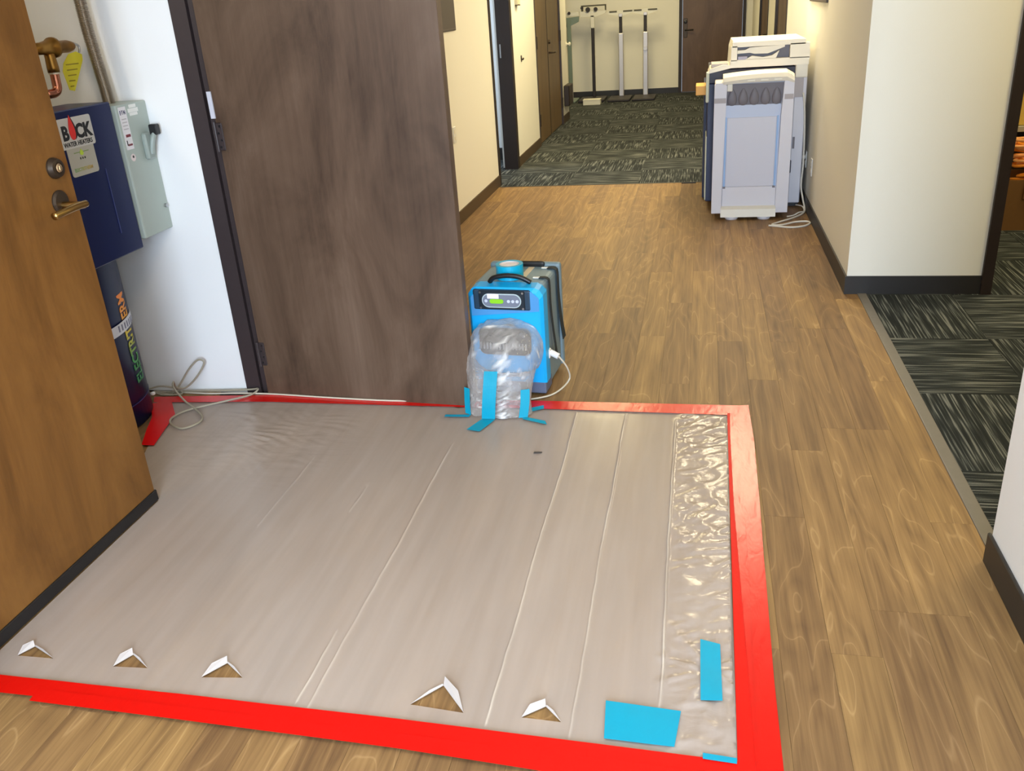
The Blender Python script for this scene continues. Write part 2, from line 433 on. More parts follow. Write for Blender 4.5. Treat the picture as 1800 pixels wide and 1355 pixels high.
struct('baseboard_left', multi([((XW, 3.3, 0), (XW+0.009, 7.70, 0.095)), ((XW, 8.60, 0), (XW+0.009, 9.92, 0.095)), ((XW, 11.72, 0), (XW+0.009, 12.28, 0.095))]), M_BASEB)
struct('wall_closet', multi([((-3.1, 3.19, 0), (-1.92, 3.29, CZ)), ((-3.1, 0.6, 0), (-3.0, 3.19, CZ)), ((-3.1, 0.5, 0), (-1.9, 0.6, CZ))]), M_WALLW)
struct('wall_far', multi([((-3.6, 14.95, 0), (-0.33, 15.05, CZ)), ((0.66, 14.95, 0), (0.95, 15.05, CZ)), ((-0.33, 14.95, 2.12), (0.66, 15.05, CZ))]), M_WALL)
struct('baseboard_far', multi([((-3.5, 14.94, 0), (-0.33, 14.95, 0.085))]), M_BASE)
struct('wall_far_left', multi([((-3.6, 12.27, 0), (-1.90, 12.37, CZ)), ((-3.6, 12.37, 0), (-3.5, 14.95, CZ))]), M_WALL)
struct('wall_office', multi([((-3.5, 9.1, 0), (-1.90, 9.2, CZ)), ((-3.6, 7.0, 0), (-3.5, 9.1, CZ)), ((-3.5, 7.0, 0), (-1.90, 7.1, CZ))]), M_WALLW)
struct('baseboard_office', box((-3.5, 9.09, 0), (-1.90, 9.10, 0.12)), M_BASE)
struct('wall_back', multi([((-1.9, -2.7, 0), (-0.36, -2.55, CZ)), ((0.80, -2.7, 0), (0.95, -2.55, CZ)), ((-0.36, -2.7, 2.45), (0.80, -2.55, CZ)), ((-0.36, -2.7, 0), (0.80, -2.55, 0.45))]), M_WALL)
w1 = struct('window_1', multi([((-0.36, -2.66, 0.45), (-0.31, -2.60, 2.45)), ((0.75, -2.66, 0.45), (0.80, -2.60, 2.45)), ((-0.31, -2.66, 0.45), (0.75, -2.60, 0.5)), ((-0.31, -2.66, 2.4), (0.75, -2.60, 2.45))]), M_FRAME)

# closet frame (jamb we look at has a face, a stop groove and the hinge side)
struct('trim_3', multi([((-1.925, 3.185, 0), (-1.858, 3.29, 2.12)), ((-1.852, 3.195, 0), (-1.735, 3.29, 2.12)), ((-1.925, 1.33, 2.10), (-1.735, 3.29, 2.12)), ((-1.86, 1.33, 0), (-1.735, 1.38, 2.10))]), M_FRAME)
struct('trim_4', multi([((-1.87, 7.69, 0), (-1.735, 7.74, 2.12)), ((-1.865, 8.51, 0), (-1.73, 8.60, 2.12)), ((-1.87, 7.69, 2.08), (-1.735, 8.60, 2.12))]), M_FRAMEB)
struct('trim_5', multi([((1.405, 4.57, 0), (1.455, 4.74, 2.12)), ((2.38, 4.57, 0), (2.42, 4.74, 2.12)), ((1.41, 4.57, 2.08), (2.42, 4.74, 2.12))]), M_FRAMEB)
sp = box((-1.842, 8.502, 1.03), (-1.83, 8.51, 1.15)); obj('strike_plate', sp, M_STEEL, bpy.data.objects['trim_4'])

# door 1: closed left leaf of the closet (brown, lit warm)
d1 = thing('door_1', (-1.8325, 1.84, 0), kind='structure')
obj('panel', box((-1.855, 1.385, 0.042), (-1.810, 2.287, 2.09), 0.002), M_DOORL, d1)
obj('door_sweep', box((-1.853, 1.385, 0.006), (-1.804, 2.292, 0.046), 0.003), M_BLACK, d1)
lv = obj('lever_handle', BM(), M_BRASS, d1)
def rebuild(o, bm, smooth=True):
    bmesh.ops.recalc_face_normals(bm, faces=bm.faces)
    off = worldloc(o.parent)
    bmesh.ops.translate(bm, verts=bm.verts, vec=-off)
    for fc in bm.faces: fc.smooth = smooth
    bm.to_mesh(o.data); bm.free()
bm = BM()
add_tube(bm, [(-1.808, 2.212, 1.045), (-1.775, 2.212, 1.045), (-1.757, 2.218, 1.043), (-1.752, 2.235, 1.041)], 0.011, 10, 4)
add_tube(bm, [(-1.752, 2.245, 1.042), (-1.750, 2.20, 1.043), (-1.749, 2.15, 1.041), (-1.754, 2.105, 1.036)], 0.0105, 10, 5)
rebuild(lv, bm)
bm = BM(); add_lathe(bm, (-1.810, 2.212, 1.055), [(0.034, 0), (0.034, 0.004), (0.028, 0.009), (0.012, 0.010)], 'X', 56)
obj('handle_rose', bm, M_BRONZE, d1, smooth=False)
bm = BM(); add_lathe(bm, (-1.810, 2.222, 1.150), [(0.030, 0), (0.030, 0.006), (0.025, 0.018), (0.017, 0.020), (0.016, 0.016)], 'X', 56)
db = obj('deadbolt', bm, M_BRONZE, d1)
bm = BM(); add_lathe(bm, (-1.796, 2.222, 1.150), [(0.013, 0), (0.013, 0.006), (0.010, 0.008)], 'X', 16); add_box(bm, (-1.790, 2.2205, 1.144), (-1.787, 2.2235, 1.156))
obj('keyhole', bm, mat('pale_brass', (232, 206, 170), 0.25, metal=1.0), db)

# door 2: dark leaf hinged on the jamb and swung out across the corridor
ang = math.atan2(3.112-3.175, 0.935)
d2 = thing('door_2', (-1.81, 3.178, 0), kind='structure', rz=ang)
obj('panel', box((0.0, -0.022, 0.008), (0.937, 0.022, 2.09), 0.002), M_DOORD, d2, local=True)
bm = box((-0.012, -0.027, 1.168), (0.006, -0.022, 1.266)); obj('rating_label', bm, mat('pale_label', (196, 196, 206), 0.4), d2, local=True)
for z in (1.10, 0.20, 1.95):
    bm = BM(); add_lathe(bm, (-0.004, -0.028, z-0.055), [(0.006, 0), (0.006, 0.11)], 'Z', 10); add_box(bm, (-0.006, -0.0255, z-0.052), (0.026, -0.0215, z+0.052), 0.003)
    h = obj('hinge', bm, M_FRAME, d2, local=True)
    for i in range(4):
        bm = BM(); add_lathe(bm, (0.008+0.008*(i % 2), -0.0262, z-0.039+0.026*i), [(0.0045, -0.0012), (0.0045, 0.0010)], 'Y', 8)
        obj('screw', bm, M_BLACK, h, local=True)

# double door further on
d3 = thing('door_3', (XW-0.02, 10.40, 0), kind='structure')
obj('panel', box((XW-0.055, 9.96, 0.01), (XW-0.012, 10.752, 2.09)), M_DOORF, d3)
obj('gap_strip', box((XW-0.03, 10.752, 0.01), (XW-0.009, 10.783, 2.09)), M_FRAMEB, d3)  # dark strip added to draw the dark gap between the leaves
d4 = thing('door_4', (XW-0.02, 11.2, 0), kind='structure')
obj('panel', box((XW-0.055, 10.785, 0.01), (XW-0.012, 11.67, 2.09)), M_DOORF, d4)
struct('trim_6', multi([((XW-0.08, 9.90, 0), (XW+0.006, 9.95, 2.12)), ((XW-0.08, 11.68, 0), (XW+0.006, 11.73, 2.12)), ((XW-0.08, 9.9, 2.10), (XW+0.006, 11.73, 2.14)), ((XW-0.10, 9.95, 0.0), (XW-0.085, 11.68, 2.10))]), M_FRAME)
for (d, y) in ((d3, 9.962), (d4, 11.69)):
    for z in (0.27, 1.08, 1.95):
        obj('hinge', box((XW-0.008, y-0.015, z-0.065), (XW+0.012, y+0.02, z+0.065), 0.003), M_BRONZE, d)
bm = BM(); add_tube(bm, [(XW-0.012, 10.86, 0.93), (XW+0.04, 10.86, 0.93), (XW+0.05, 10.88, 0.93)], 0.010, 8, 3); add_tube(bm, [(XW+0.05, 10.86, 0.93), (XW+0.052, 10.98, 0.928)], 0.010, 8, 1)
obj('lever_handle', bm, M_BRONZE, d4, smooth=True)
bm = BM(); add_lathe(bm, (XW-0.012, 10.86, 1.05), [(0.025, 0), (0.022, 0.02), (0.01, 0.022)], 'X', 14); obj('deadbolt', bm, M_BRONZE, d4)
# far wall door
d5 = thing('door_5', (0.15, 14.97, 0), kind='structure')
obj('panel', box((-0.29, 14.955, 0.01), (0.615, 15.0, 2.09)), M_DOORB, d5)
obj('lock_plate', box((-0.275, 14.945, 0.82), (-0.215, 14.955, 1.10), 0.004), M_BRONZE, d5)
bm = BM(); add_tube(bm, [(-0.245, 14.95, 0.93), (-0.245, 14.89, 0.93)], 0.012, 8, 1); add_tube(bm, [(-0.25, 14.89, 0.93), (-0.12, 14.885, 0.93)], 0.011, 8, 1)
obj('lever_handle', bm, M_BLACK, d5, smooth=True)
bm = BM(); add_lathe(bm, (-0.245, 14.925, 1.05), [(0.012, 0), (0.026, 0.005), (0.026, 0.02)], 'Y', 14); obj('deadbolt', bm, M_BLACK, d5)
struct('trim_7', multi([((-0.345, 14.93, 0), (-0.295, 15.02, 2.12)), ((0.62, 14.93, 0), (0.665, 15.02, 2.12)), ((-0.345, 14.93, 2.1), (0.665, 15.02, 2.14))]), M_FRAMEB)
# two dark doors in the right wall
d6 = thing('door_6', (XR+0.04, 9.66, 0), kind='structure')
obj('panel', box((XR+0.02, 9.03, 0.01), (XR+0.065, 10.30, 2.09)), M_DOORD, d6)
obj('lever_handle', tube([(XR+0.02, 9.15, 0.95), (XR-0.03, 9.15, 0.95), (XR-0.035, 9.27, 0.95)], 0.01, 8, 3), M_BRONZE, d6, smooth=True)
d7 = thing('door_7', (XR+0.04, 12.28, 0), kind='structure')
obj('panel', box((XR+0.02, 11.51, 0.01), (XR+0.065, 13.05, 2.09)), M_DOORD, d7)
obj('lever_handle', tube([(XR+0.02, 11.65, 0.95), (XR-0.03, 11.65, 0.95), (XR-0.035, 11.77, 0.95)], 0.01, 8, 3), M_BRONZE, d7, smooth=True)
struct('trim_8', multi([((XR-0.008, 8.97, 0), (XR+0.145, 9.03, 2.12)), ((XR-0.008, 10.30, 0), (XR+0.145, 10.36, 2.12)), ((XR-0.008, 8.97, 2.09), (XR+0.145, 10.36, 2.14))]), M_FRAMEB)
struct('trim_9', multi([((XR-0.008, 11.45, 0), (XR+0.145, 11.51, 2.12)), ((XR-0.008, 13.05, 0), (XR+0.145, 13.11, 2.12)), ((XR-0.008, 11.45, 2.09), (XR+0.145, 13.11, 2.14))]), M_FRAMEB)

# ------------------------------------------------------------------ plastic sheet on the floor
TEARS = [((-1.735, 1.508), (-1.712, 1.546), (-1.628, 1.510)), ((-1.446, 1.503), (-1.419, 1.550), (-1.351, 1.509)),
         ((-1.191, 1.496), (-1.150, 1.552), (-1.085, 1.508)), ((-0.637, 1.476), (-0.575, 1.546), (-0.505, 1.467)),
         ((-0.369, 1.471), (-0.319, 1.511), (-0.277, 1.469))]
OUT = [(-1.800, 1.385), (0.107, 1.385), (0.116, 2.27), (0.131, 3.085), (-0.59, 3.095), (-1.79, 3.10), (-2.235, 3.065), (-2.165, 2.95), (-2.115, 2.80), (-2.09, 2.68), (-2.02, 2.49), (-1.90, 2.30), (-1.803, 2.285)]
CREASE = [(-0.445, 1.46, 3.05, 0.0045), (-0.255, 1.45, 3.05, 0.004), (-0.062, 1.56, 3.0, 0.006), (-0.878, 1.42, 2.75, 0.0028), (-1.37, 2.2, 2.6, 0.0014), (-1.10, 2.3, 2.42, 0.002), (-0.912, 1.48, 1.68, 0.003)]
def pip(x, y, P):
    c = False; j = len(P)-1
    for i in range(len(P)):
        if (P[i][1] > y) != (P[j][1] > y) and x < (P[j][0]-P[i][0])*(y-P[i][1])/(P[j][1]-P[i][1])+P[i][0]: c = not c
        j = i
    return c
def wr(x, y):
    w = 0.0
    w = max(w, min(1, max(0, (x+0.075)/0.04))*(0.75+0.25*math.sin(y*9)))
    if x < -1.15 and y > 2.3: w = max(w, 0.85*math.exp(-(((x+1.62)/0.30)**2)-(((y-2.78)/0.26)**2)))
    if y < 1.62: w = max(w, 0.10*(1.62-y)/0.2)
    if y > 2.9: w = max(w, 0.15*(y-2.9)/0.15)
    return w
def cx_of(i, y):
    c = CREASE[i]
    return c[0]+0.006*noise.noise(Vector((i*7.3, y*2.1, 0)))+0.002*noise.noise(Vector((i*3.3, y*14, 2)))
def sheet_z(x, y):
    z = 0.0045+0.0006*(1+noise.noise(Vector((x*2.3, y*1.1, 3))))
    for i, c in enumerate(CREASE):
        if c[1]-0.05 < y < c[2]+0.05 and abs(x-c[0]) < 0.03:
            fade = min(1, max(0, (y-c[1]+0.05)/0.1))*min(1, max(0, (c[2]+0.05-y)/0.1))
            d = (x-cx_of(i, y))/0.0032
            z += c[3]*math.exp(-d*d)*fade
    w = wr(x, y)
    if w > 0.02:
        if x > -0.12:
            q = noise.noise(Vector((x*9+y*5, y*20-x*14, 1.0)))
            z += w*0.0055*(1-abs(q)*2.6 if abs(q) < 0.38 else 0)
            z += w*0.0007*(1+noise.noise(Vector((x*34, y*22, 5))))
            # star of tension folds round the blue patch and corner
            dx, dy = x-0.055, y-1.67
            rr = math.hypot(dx, dy)
            if 0.03 < rr < 0.32: z += 0.006*max(0, math.sin(math.atan2(dy, dx)*9+1.2))**4*(1-rr/0.32)
        else:
            z += w*0.0020*(1+math.sin((y*1.0+x*0.35)*150+11*noise.noise(Vector((x*5, y*6, 0)))))*max(0, 0.45+1.2*noise.noise(Vector((x*7+3, y*11, 4))))
            z += w*0.002*(1+noise.noise(Vector((x*10, y*34, 8))))
    return z
def build_sheet():
    pts = []; 
    xs = []
    x = -2.25
    while x < 0.14:
        xs.append(x); x += 0.008 if x > -0.10 else (0.012 if -2.0 < x < -1.3 else 0.020)
    n = len(OUT)
    V2 = [Vector(p) for p in OUT]; edges = [(i, (i+1) % n) for i in range(n)]
    for t in TEARS:
        b = len(V2); V2 += [Vector(p) for p in t]; edges += [(b, b+1), (b+1, b+2), (b+2, b)]
    for i, x in enumerate(xs):
        fine = x > -0.10 or (-2.0 < x < -1.3)
        st = (0.008 if x > -0.1 else 0.011) if fine else 0.022
        y = 1.39+(i % 2)*st*0.5
        while y < 3.10:
            step = st
            if fine and x < -0.1 and y < 2.3: step = 0.03
            yy = y+random.uniform(-0.0006, 0.0006)
            near = any(abs(x-cx_of(q, yy)) < 0.017 and c[1]-0.04 < yy < c[2]+0.04 for q, c in enumerate(CREASE))
            if not near and pip(x, yy, OUT) and not any(pip(x, yy, t) for t in TEARS): V2.append(Vector((x, yy)))
            y += step
    for q, c in enumerate(CREASE):
        y = c[1]-0.03
        while y < c[2]+0.03:
            for d in (-0.013, -0.007, -0.0045, -0.0025, 0, 0.0025, 0.0045, 0.007, 0.013):
                x = cx_of(q, y)+d
                if pip(x, y, OUT) and not any(pip(x, y, t) for t in TEARS): V2.append(Vector((x, y)))
            y += 0.012
    vo, eo, fo, _, _, _ = delaunay_2d_cdt(V2, edges, [], 0, 1e-5)
    bm = BM()
    vs = [bm.verts.new((v.x, v.y, sheet_z(v.x, v.y))) for v in vo]
    for fc in fo:
        c = sum((vo[i] for i in fc), Vector((0, 0)))/len(fc)
        if not pip(c.x, c.y, OUT) or any(pip(c.x, c.y, t) for t in TEARS): continue
        bm.faces.new([vs[i] for i in fc])
    for v in [v for v in bm.verts if not v.link_faces]: bm.verts.remove(v)
    o = obj('plastic_sheet', bm, M_SHEET, origin=(-0.9, 2.2, 0.0), smooth=True)
    at = o.data.attributes.new('wrinkle', 'FLOAT', 'POINT')
    ac = o.data.attributes.new('crease_bright', 'FLOAT', 'POINT')
    for i, v in enumerate(o.data.vertices):
        x, y = v.co.x-0.9, v.co.y+2.2
        at.data[i].value = wr(x, y); k = 0.0
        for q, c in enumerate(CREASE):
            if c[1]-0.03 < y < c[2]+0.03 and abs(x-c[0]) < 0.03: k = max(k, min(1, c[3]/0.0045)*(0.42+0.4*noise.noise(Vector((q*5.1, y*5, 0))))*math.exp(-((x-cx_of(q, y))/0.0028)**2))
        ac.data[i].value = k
    return o
sheet = build_sheet()
tag(sheet, 'hazy translucent plastic sheeting taped flat over the wood floor, torn along its near edge', 'plastic sheet')
M_FLAP = mat('sheet_edge', (186, 178, 174), 0.35)
for ti, t in enumerate(TEARS):
    for (a, b) in ((0, 1), (2, 1)):
        big = (a == 0) == (ti in (0, 1, 2, 4))       # one side of each tear is folded further back
        A, B = Vector((*t[a], 0.006)), Vector((*t[b], 0.006))
        mid = A.lerp(B, 0.62); third = Vector((*t[2-a], 0)); outw = (mid-third); outw.z = 0; outw.normalize()
        P = mid+outw*(0.018 if big else 0.004)+Vector((0, 0, 0.010 if big else 0.005))
        Q = B+outw*(0.012 if big else 0.002)+(B-A)*(0.16 if big else 0.0)+Vector((0, 0, 0.012 if big else 0.004))
        bm = BM(); n_ = Vector((0, 0, 0.0006))
        add_rings(bm, [[A, B, Q, P], [A+n_, B+n_, Q+n_, P+n_]])
        obj('torn_flap', bm, M_FLAP, sheet)

# ------------------------------------------------------------------ tapes
def strip(name, pl, pr, z, label, m, cat='tape', group=None, thick=0.0004, nsub=14, wave=0.0):
    """tape strip lying on the floor between two edge polylines"""
    def resamp(P, n):
        P = [Vector((*p, 0)) for p in P]; D = [0]
        for a, b in zip(P[:-1], P[1:]): D.append(D[-1]+(b-a).length)
        out = []
        for i in range(n+1):
            t = D[-1]*i/n; k = max(j for j in range(len(D)) if D[j] <= t+1e-9); k = min(k, len(P)-2)
            out.append(P[k].lerp(P[k+1], (t-D[k])/(D[k+1]-D[k])))
        return out
    A = resamp(pl, nsub); B = resamp(pr, nsub)
    bm = BM(); rows = []
    for i, (a, b) in enumerate(zip(A, B)):
        row = []
        for t in (0, 0.33, 0.67, 1):
            p = a.lerp(b, t); p.z = z+wave*(1+noise.noise(Vector((p.x*11, p.y*11, z*900))))
            row.append(p)
        rows.append(row)
    rings = [[*row, *[q+Vector((0, 0, -thick)) for q in reversed(row)]] for row in rows]
    add_rings(bm, rings)
    o = obj(name, bm, m)
    return tag(o, label, cat, group)
strip('red_tape', [(-2.30, 3.045), (-1.79, 3.082), (-0.9, 3.082), (-0.58, 3.087), (0.132, 3.076)], [(-2.33, 3.10), (-1.79, 3.150), (-0.9, 3.152), (-0.587, 3.160), (0.212, 3.164)], 0.0100, 'long red tape strip along the far edge of the sheet, below the dark open door', M_RED, wave=0.0006, nsub=40)
strip('red_tape', [(-2.30, 3.03), (-2.215, 2.90), (-2.17, 2.79), (-2.11, 2.66)], [(-2.225, 3.065), (-2.125, 2.93), (-2.09, 2.79), (-2.055, 2.66)], 0.0112, 'short red tape strip curving beside the blue tank inside the closet', M_RED, wave=0.0006)
strip('red_tape', [(0.107, 1.345), (0.118, 2.27), (0.128, 3.09)], [(0.150, 1.345), (0.158, 2.27), (0.170, 3.09)], 0.0115, 'narrow red tape strip along the right edge of the sheet, inner of the two', M_RED2, wave=0.0005, nsub=30)
strip('red_tape', [(0.145, 1.30), (0.140, 1.78), (0.132, 2.41), (0.134, 2.90), (0.140, 3.15)], [(0.200, 1.30), (0.199, 1.78), (0.211, 2.41), (0.216, 2.87), (0.210, 3.164)], 0.0128, 'wide red tape strip right of the sheet, outer of the two, pale with reflected light', M_RED, wave=0.0006, nsub=40)
strip('red_tape', [(0.145, 1.24), (0.152, 1.60), (0.160, 2.05), (0.164, 2.55)], [(0.197, 1.24), (0.198, 1.60), (0.205, 2.05), (0.208, 2.55)], 0.0150, 'red tape piece laid lengthwise over the outer right strip near the front corner', M_RED, wave=0.0004, nsub=24)
strip('red_tape', [(-1.85, 1.432), (-1.20, 1.430), (-0.651, 1.424), (0.118, 1.404)], [(-1.85, 1.376), (-1.20, 1.372), (-0.64, 1.366), (0.118, 1.352)], 0.0106, 'long red tape strip along the near edge of the sheet, beside the torn holes', M_RED2, wave=0.0006, nsub=40)
strip('red_tape', [(-1.583, 1.399), (-1.20, 1.390), (-0.651, 1.380), (0.11, 1.366)], [(-1.578, 1.358), (-1.20, 1.352), (-0.623, 1.339), (0.11, 1.300)], 0.0122, 'red tape strip overlapping the outer side of the near strip, on bare wood floor', M_RED2, wave=0.0006, nsub=40)
strip('blue_tape', [(-0.183, 1.541), (-0.012, 1.530)], [(-0.176, 1.428), (-0.024, 1.425)], 0.0115, 'large rectangular blue tape patch on the sheet near its front right corner', M_BLUE, wave=0.001, nsub=8)
strip('blue_tape', [(0.030, 1.775), (0.031, 1.568)], [(0.078, 1.762), (0.080, 1.572)], 0.0135, 'upright narrow blue tape patch on the crinkled right margin of the sheet', M_BLUE, wave=0.0018, nsub=10)
strip('blue_tape', [(0.036, 1.416), (0.106, 1.411)], [(0.036, 1.400), (0.106, 1.396)], 0.0134, 'thin sliver of blue tape at the very front right corner of the sheet', M_BLUE, nsub=4)

# ------------------------------------------------------------------ dehumidifier
AZ = -0.085
dh = thing('dehumidifier', (-0.748, 3.25, 0), 'bright blue and grey portable dehumidifier on the wood floor beside the dark door', 'dehumidifier', rz=AZ)
M_DBLUE = mat('blue_rotomolded', (10, 170, 236), 0.42, var=0.06, bscale=6)
M_DGREY = mat('grey_blue_housing', (120, 142, 152), 0.5, var=0.05)
M_DBASE = mat('grey_base', (98, 104, 126), 0.5)
M_STRAP = mat('strap_webbing', (28, 38, 42), 0.8)
# rear housing
bm = BM()
add_box(bm, (-0.147, 0.05, 0.012), (0.150, 0.300, 0.468), 0.020, 3)
obj('housing', bm, M_DGREY, dh, local=True)
bm = BM(); add_box(bm, (-0.150, 0.285, 0.02), (0.160, 0.325, 0.482), 0.012, 2); obj('rear_shell', bm, M_DGREY, dh, local=True)
# front shell: blue, chamfered outline, lofted front-back
def front_poly(y, ins, zt, zb):
    x0, x1 = -0.155+ins, 0.158-ins
    c = 0.030
    return [(x0, y, zb), (x1, y, zb), (x1, y, zt-c), (x1-0.016, y, zt-0.008), (x1-0.034, y, zt), (x0+0.034, y, zt), (x0+0.016, y, zt-0.008), (x0, y, zt-c)]
bm = BM(); add_rings(bm, [front_poly(-0.012, 0.012, 0.450, 0.062), front_poly(0.0, 0.0, 0.464, 0.058), front_poly(0.055, 0.0, 0.468, 0.058), front_poly(0.085, 0.006, 0.464, 0.058)])
obj('front_shell', bm, M_DBLUE, dh, local=True)
bm = BM(); add_box(bm, (-0.150, -0.004, 0.008), (0.153, 0.10, 0.060), 0.006, 2); obj('base', bm, M_DBASE, dh, local=True)
for sx in (-0.12, 0.12):
    for sy in (0.04, 0.27):
        obj('foot', lathe((sx, sy, 0), [(0.016, 0), (0.016, 0.013)], 'Z', 12), M_BLACK, dh, local=True)
obj('upper_band', prism([(-0.140, -0.0155, 0.345), (0.143, -0.0155, 0.372), (0.143, -0.0145, 0.425), (0.112, -0.0145, 0.452), (-0.110, -0.0145, 0.452), (-0.140, -0.0145, 0.425)], (0, 0.006, 0)), mat('blue_grey_band', (74, 146, 206), 0.45), dh, local=True)
# grey-blue brow over the panel
bm = BM(); add_box(bm, (-0.130, -0.018, 0.372), (0.110, -0.006, 0.458), 0.008, 2)
obj('panel_recess', bm, mat('panel_navy', (34, 58, 78), 0.45), dh, local=True)
cp = obj('control_panel', box((-0.104, -0.022, 0.376), (0.088, -0.014, 0.455), 0.003), mat('panel_black', (22, 34, 44), 0.4), dh, local=True)
def stadium(w, h, y0, y1, cx, cz, n=10):
    P = []; rr = h/2
    for i in range(n+1):
        a = -math.pi/2+math.pi*i/n; P.append((cx+w/2-rr+rr*math.cos(a), cz+rr*math.sin(a)))
    for i in range(n+1):
        a = math.pi/2+math.pi*i/n; P.append((cx-w/2+rr+rr*math.cos(a), cz+rr*math.sin(a)))
    return [[(x, y0, z) for x, z in P], [(x, y1, z) for x, z in P]]
bm = BM(); add_rings(bm, stadium(0.164, 0.058, -0.0245, -0.020, -0.008, 0.415)); obj('panel_outline', bm, mat('pale_outline', (186, 200, 204), 0.4), cp, local=True)
bm = BM(); add_rings(bm, stadium(0.156, 0.050, -0.0260, -0.022, -0.008, 0.415)); obj('panel_plate', bm, mat('plate_grey', (118, 124, 140), 0.4), cp, local=True)
bm = BM(); add_rings(bm, stadium(0.058, 0.018, -0.0275, -0.025, -0.028, 0.413)); obj('display', bm, mat('lcd_green', (140, 208, 40), 0.3), cp, local=True)
for bx_ in (-0.072, 0.022, 0.040, 0.058):
    bm = BM(); add_lathe(bm, (bx_, -0.0275, 0.414), [(0.0065, 0), (0.0065, 0.004)], 'Y', 10); obj('button', bm, mat('button_pale', (206, 212, 230), 0.4), cp, local=True)
obj('label', box((-0.066, -0.0272, 0.424), (-0.018, -0.025, 0.444)), mat('label_white', (240, 236, 242), 0.5), cp, local=True)
for sx in (-0.097, 0.080):
    for sz in (0.383, 0.448):
        bm = BM(); add_lathe(bm, (sx, -0.0245, sz), [(0.0045, 0), (0.0045, 0.003)], 'Y', 8); obj('screw', bm, M_STEEL, cp, local=True)
# outlet collar with ribs (behind the clear sleeve)
oc = obj('outlet', box((-0.110, -0.060, 0.188), (0.108, -0.010, 0.302), 0.028, 4), mat('outlet_black', (40, 40, 44), 0.45), dh, local=True)
for i in range(15):
    x = -0.098+0.0135*i
    obj('rib', box((x, -0.068, 0.222), (x+0.0065, -0.058, 0.250), 0.002), mat('rib_grey', (150, 150, 152), 0.4), oc, local=True)
# handle on the top, straps on the right
obj('handle', tube([(-0.075, 0.045, 0.470), (-0.055, 0.042, 0.490), (0.0, 0.040, 0.500), (0.055, 0.042, 0.494), (0.098, 0.046, 0.472)], 0.010, 10, 6), M_BLACK, dh, local=True, smooth=True)
obj('rear_handle', box((-0.060, 0.277, 0.462), (0.095, 0.300, 0.490), 0.010, 2), M_BLACK, dh, local=True)
obj('label_strip', box((0.030, 0.12, 0.4675), (0.055, 0.27, 0.4695)), mat('label_beige', (214, 196, 168), 0.6), dh, local=True)
for y, zl in ((0.115, 0.10), (0.255, 0.13)):
    bm = BM(); P = [(0.115, y, 0.4705), (0.146, y, 0.4695), (0.1545, y, 0.450), (0.1545, y+0.004, 0.36), (0.158, y+0.012, 0.26), (0.166, y+0.03, zl+0.02)]
    P = catmull(P, 5)
    w = 0.012 if y < 0.2 else 0.022
    rings = []
    for i, p in enumerate(P):
        ww = w if y < 0.2 else w*(0.75+0.55*max(0, i/len(P)-0.35))
        nrm = Vector((0, 0, 1)) if i < 6 else Vector((1, 0, 0))
        rings.append([p+Vector((0, -ww, 0)), p+Vector((0, ww, 0)), p+Vector((0, ww, 0))+nrm*0.003, p+Vector((0, -ww, 0))+nrm*0.003])
    add_rings(bm, rings); obj('strap', bm, M_STRAP, dh, local=True)
    obj('strap_anchor', box((0.088, y-0.006, 0.468), (0.118, y+0.006, 0.474), 0.002), mat('anchor_pale', (226, 222, 212), 0.4), dh, local=True)
obj('cord_socket', box((0.148, 0.045, 0.145), (0.162, 0.075, 0.185), 0.004), M_WHITEP, dh, local=True)

# roll of blue tape standing on top
bm = BM(); add_lathe(bm, (0, 0, 0), [(0.038, 0), (0.056, 0), (0.057, 0.004), (0.057, 0.050), (0.055, 0.053), (0.040, 0.053)], 'Z', 40)
tr = thing('tape_roll', (-0.748, 3.372, 0.4685), 'roll of blue painters tape lying on top of the blue dehumidifier', 'tape roll')
def ringmesh(ri, ro, z0, z1, seg=40):
    bm = BM(); R = []
    for rr, z in ((ri, z0), (ro, z0), (ro, z1), (ri, z1)):
        R.append([(rr*math.cos(2*math.pi*k/seg), rr*math.sin(2*math.pi*k/seg), z) for k in range(seg)])
    R.append(R[0]); vr = add_rings(bm, R, caps=False); bmesh.ops.remove_doubles(bm, verts=bm.verts, dist=1e-5); return bm
bm.free()
obj('tape_winding', ringmesh(0.041, 0.056, 0, 0.058), mat('tape_roll_blue', (0, 168, 206), 0.4), tr, local=True)
obj('cardboard_core', ringmesh(0.037, 0.041, 0.001, 0.057), mat('core_white', (222, 214, 208), 0.7), tr, local=True)
ce = BM(); add_lathe(ce, (0, 0, 0.050), [(0.036, 0), (0.036, 0.003), (0.012, 0.004)], 'Z', 24)
obj('core_label', ce, mat('core_label_pale', (232, 222, 226), 0.5), tr, local=True)

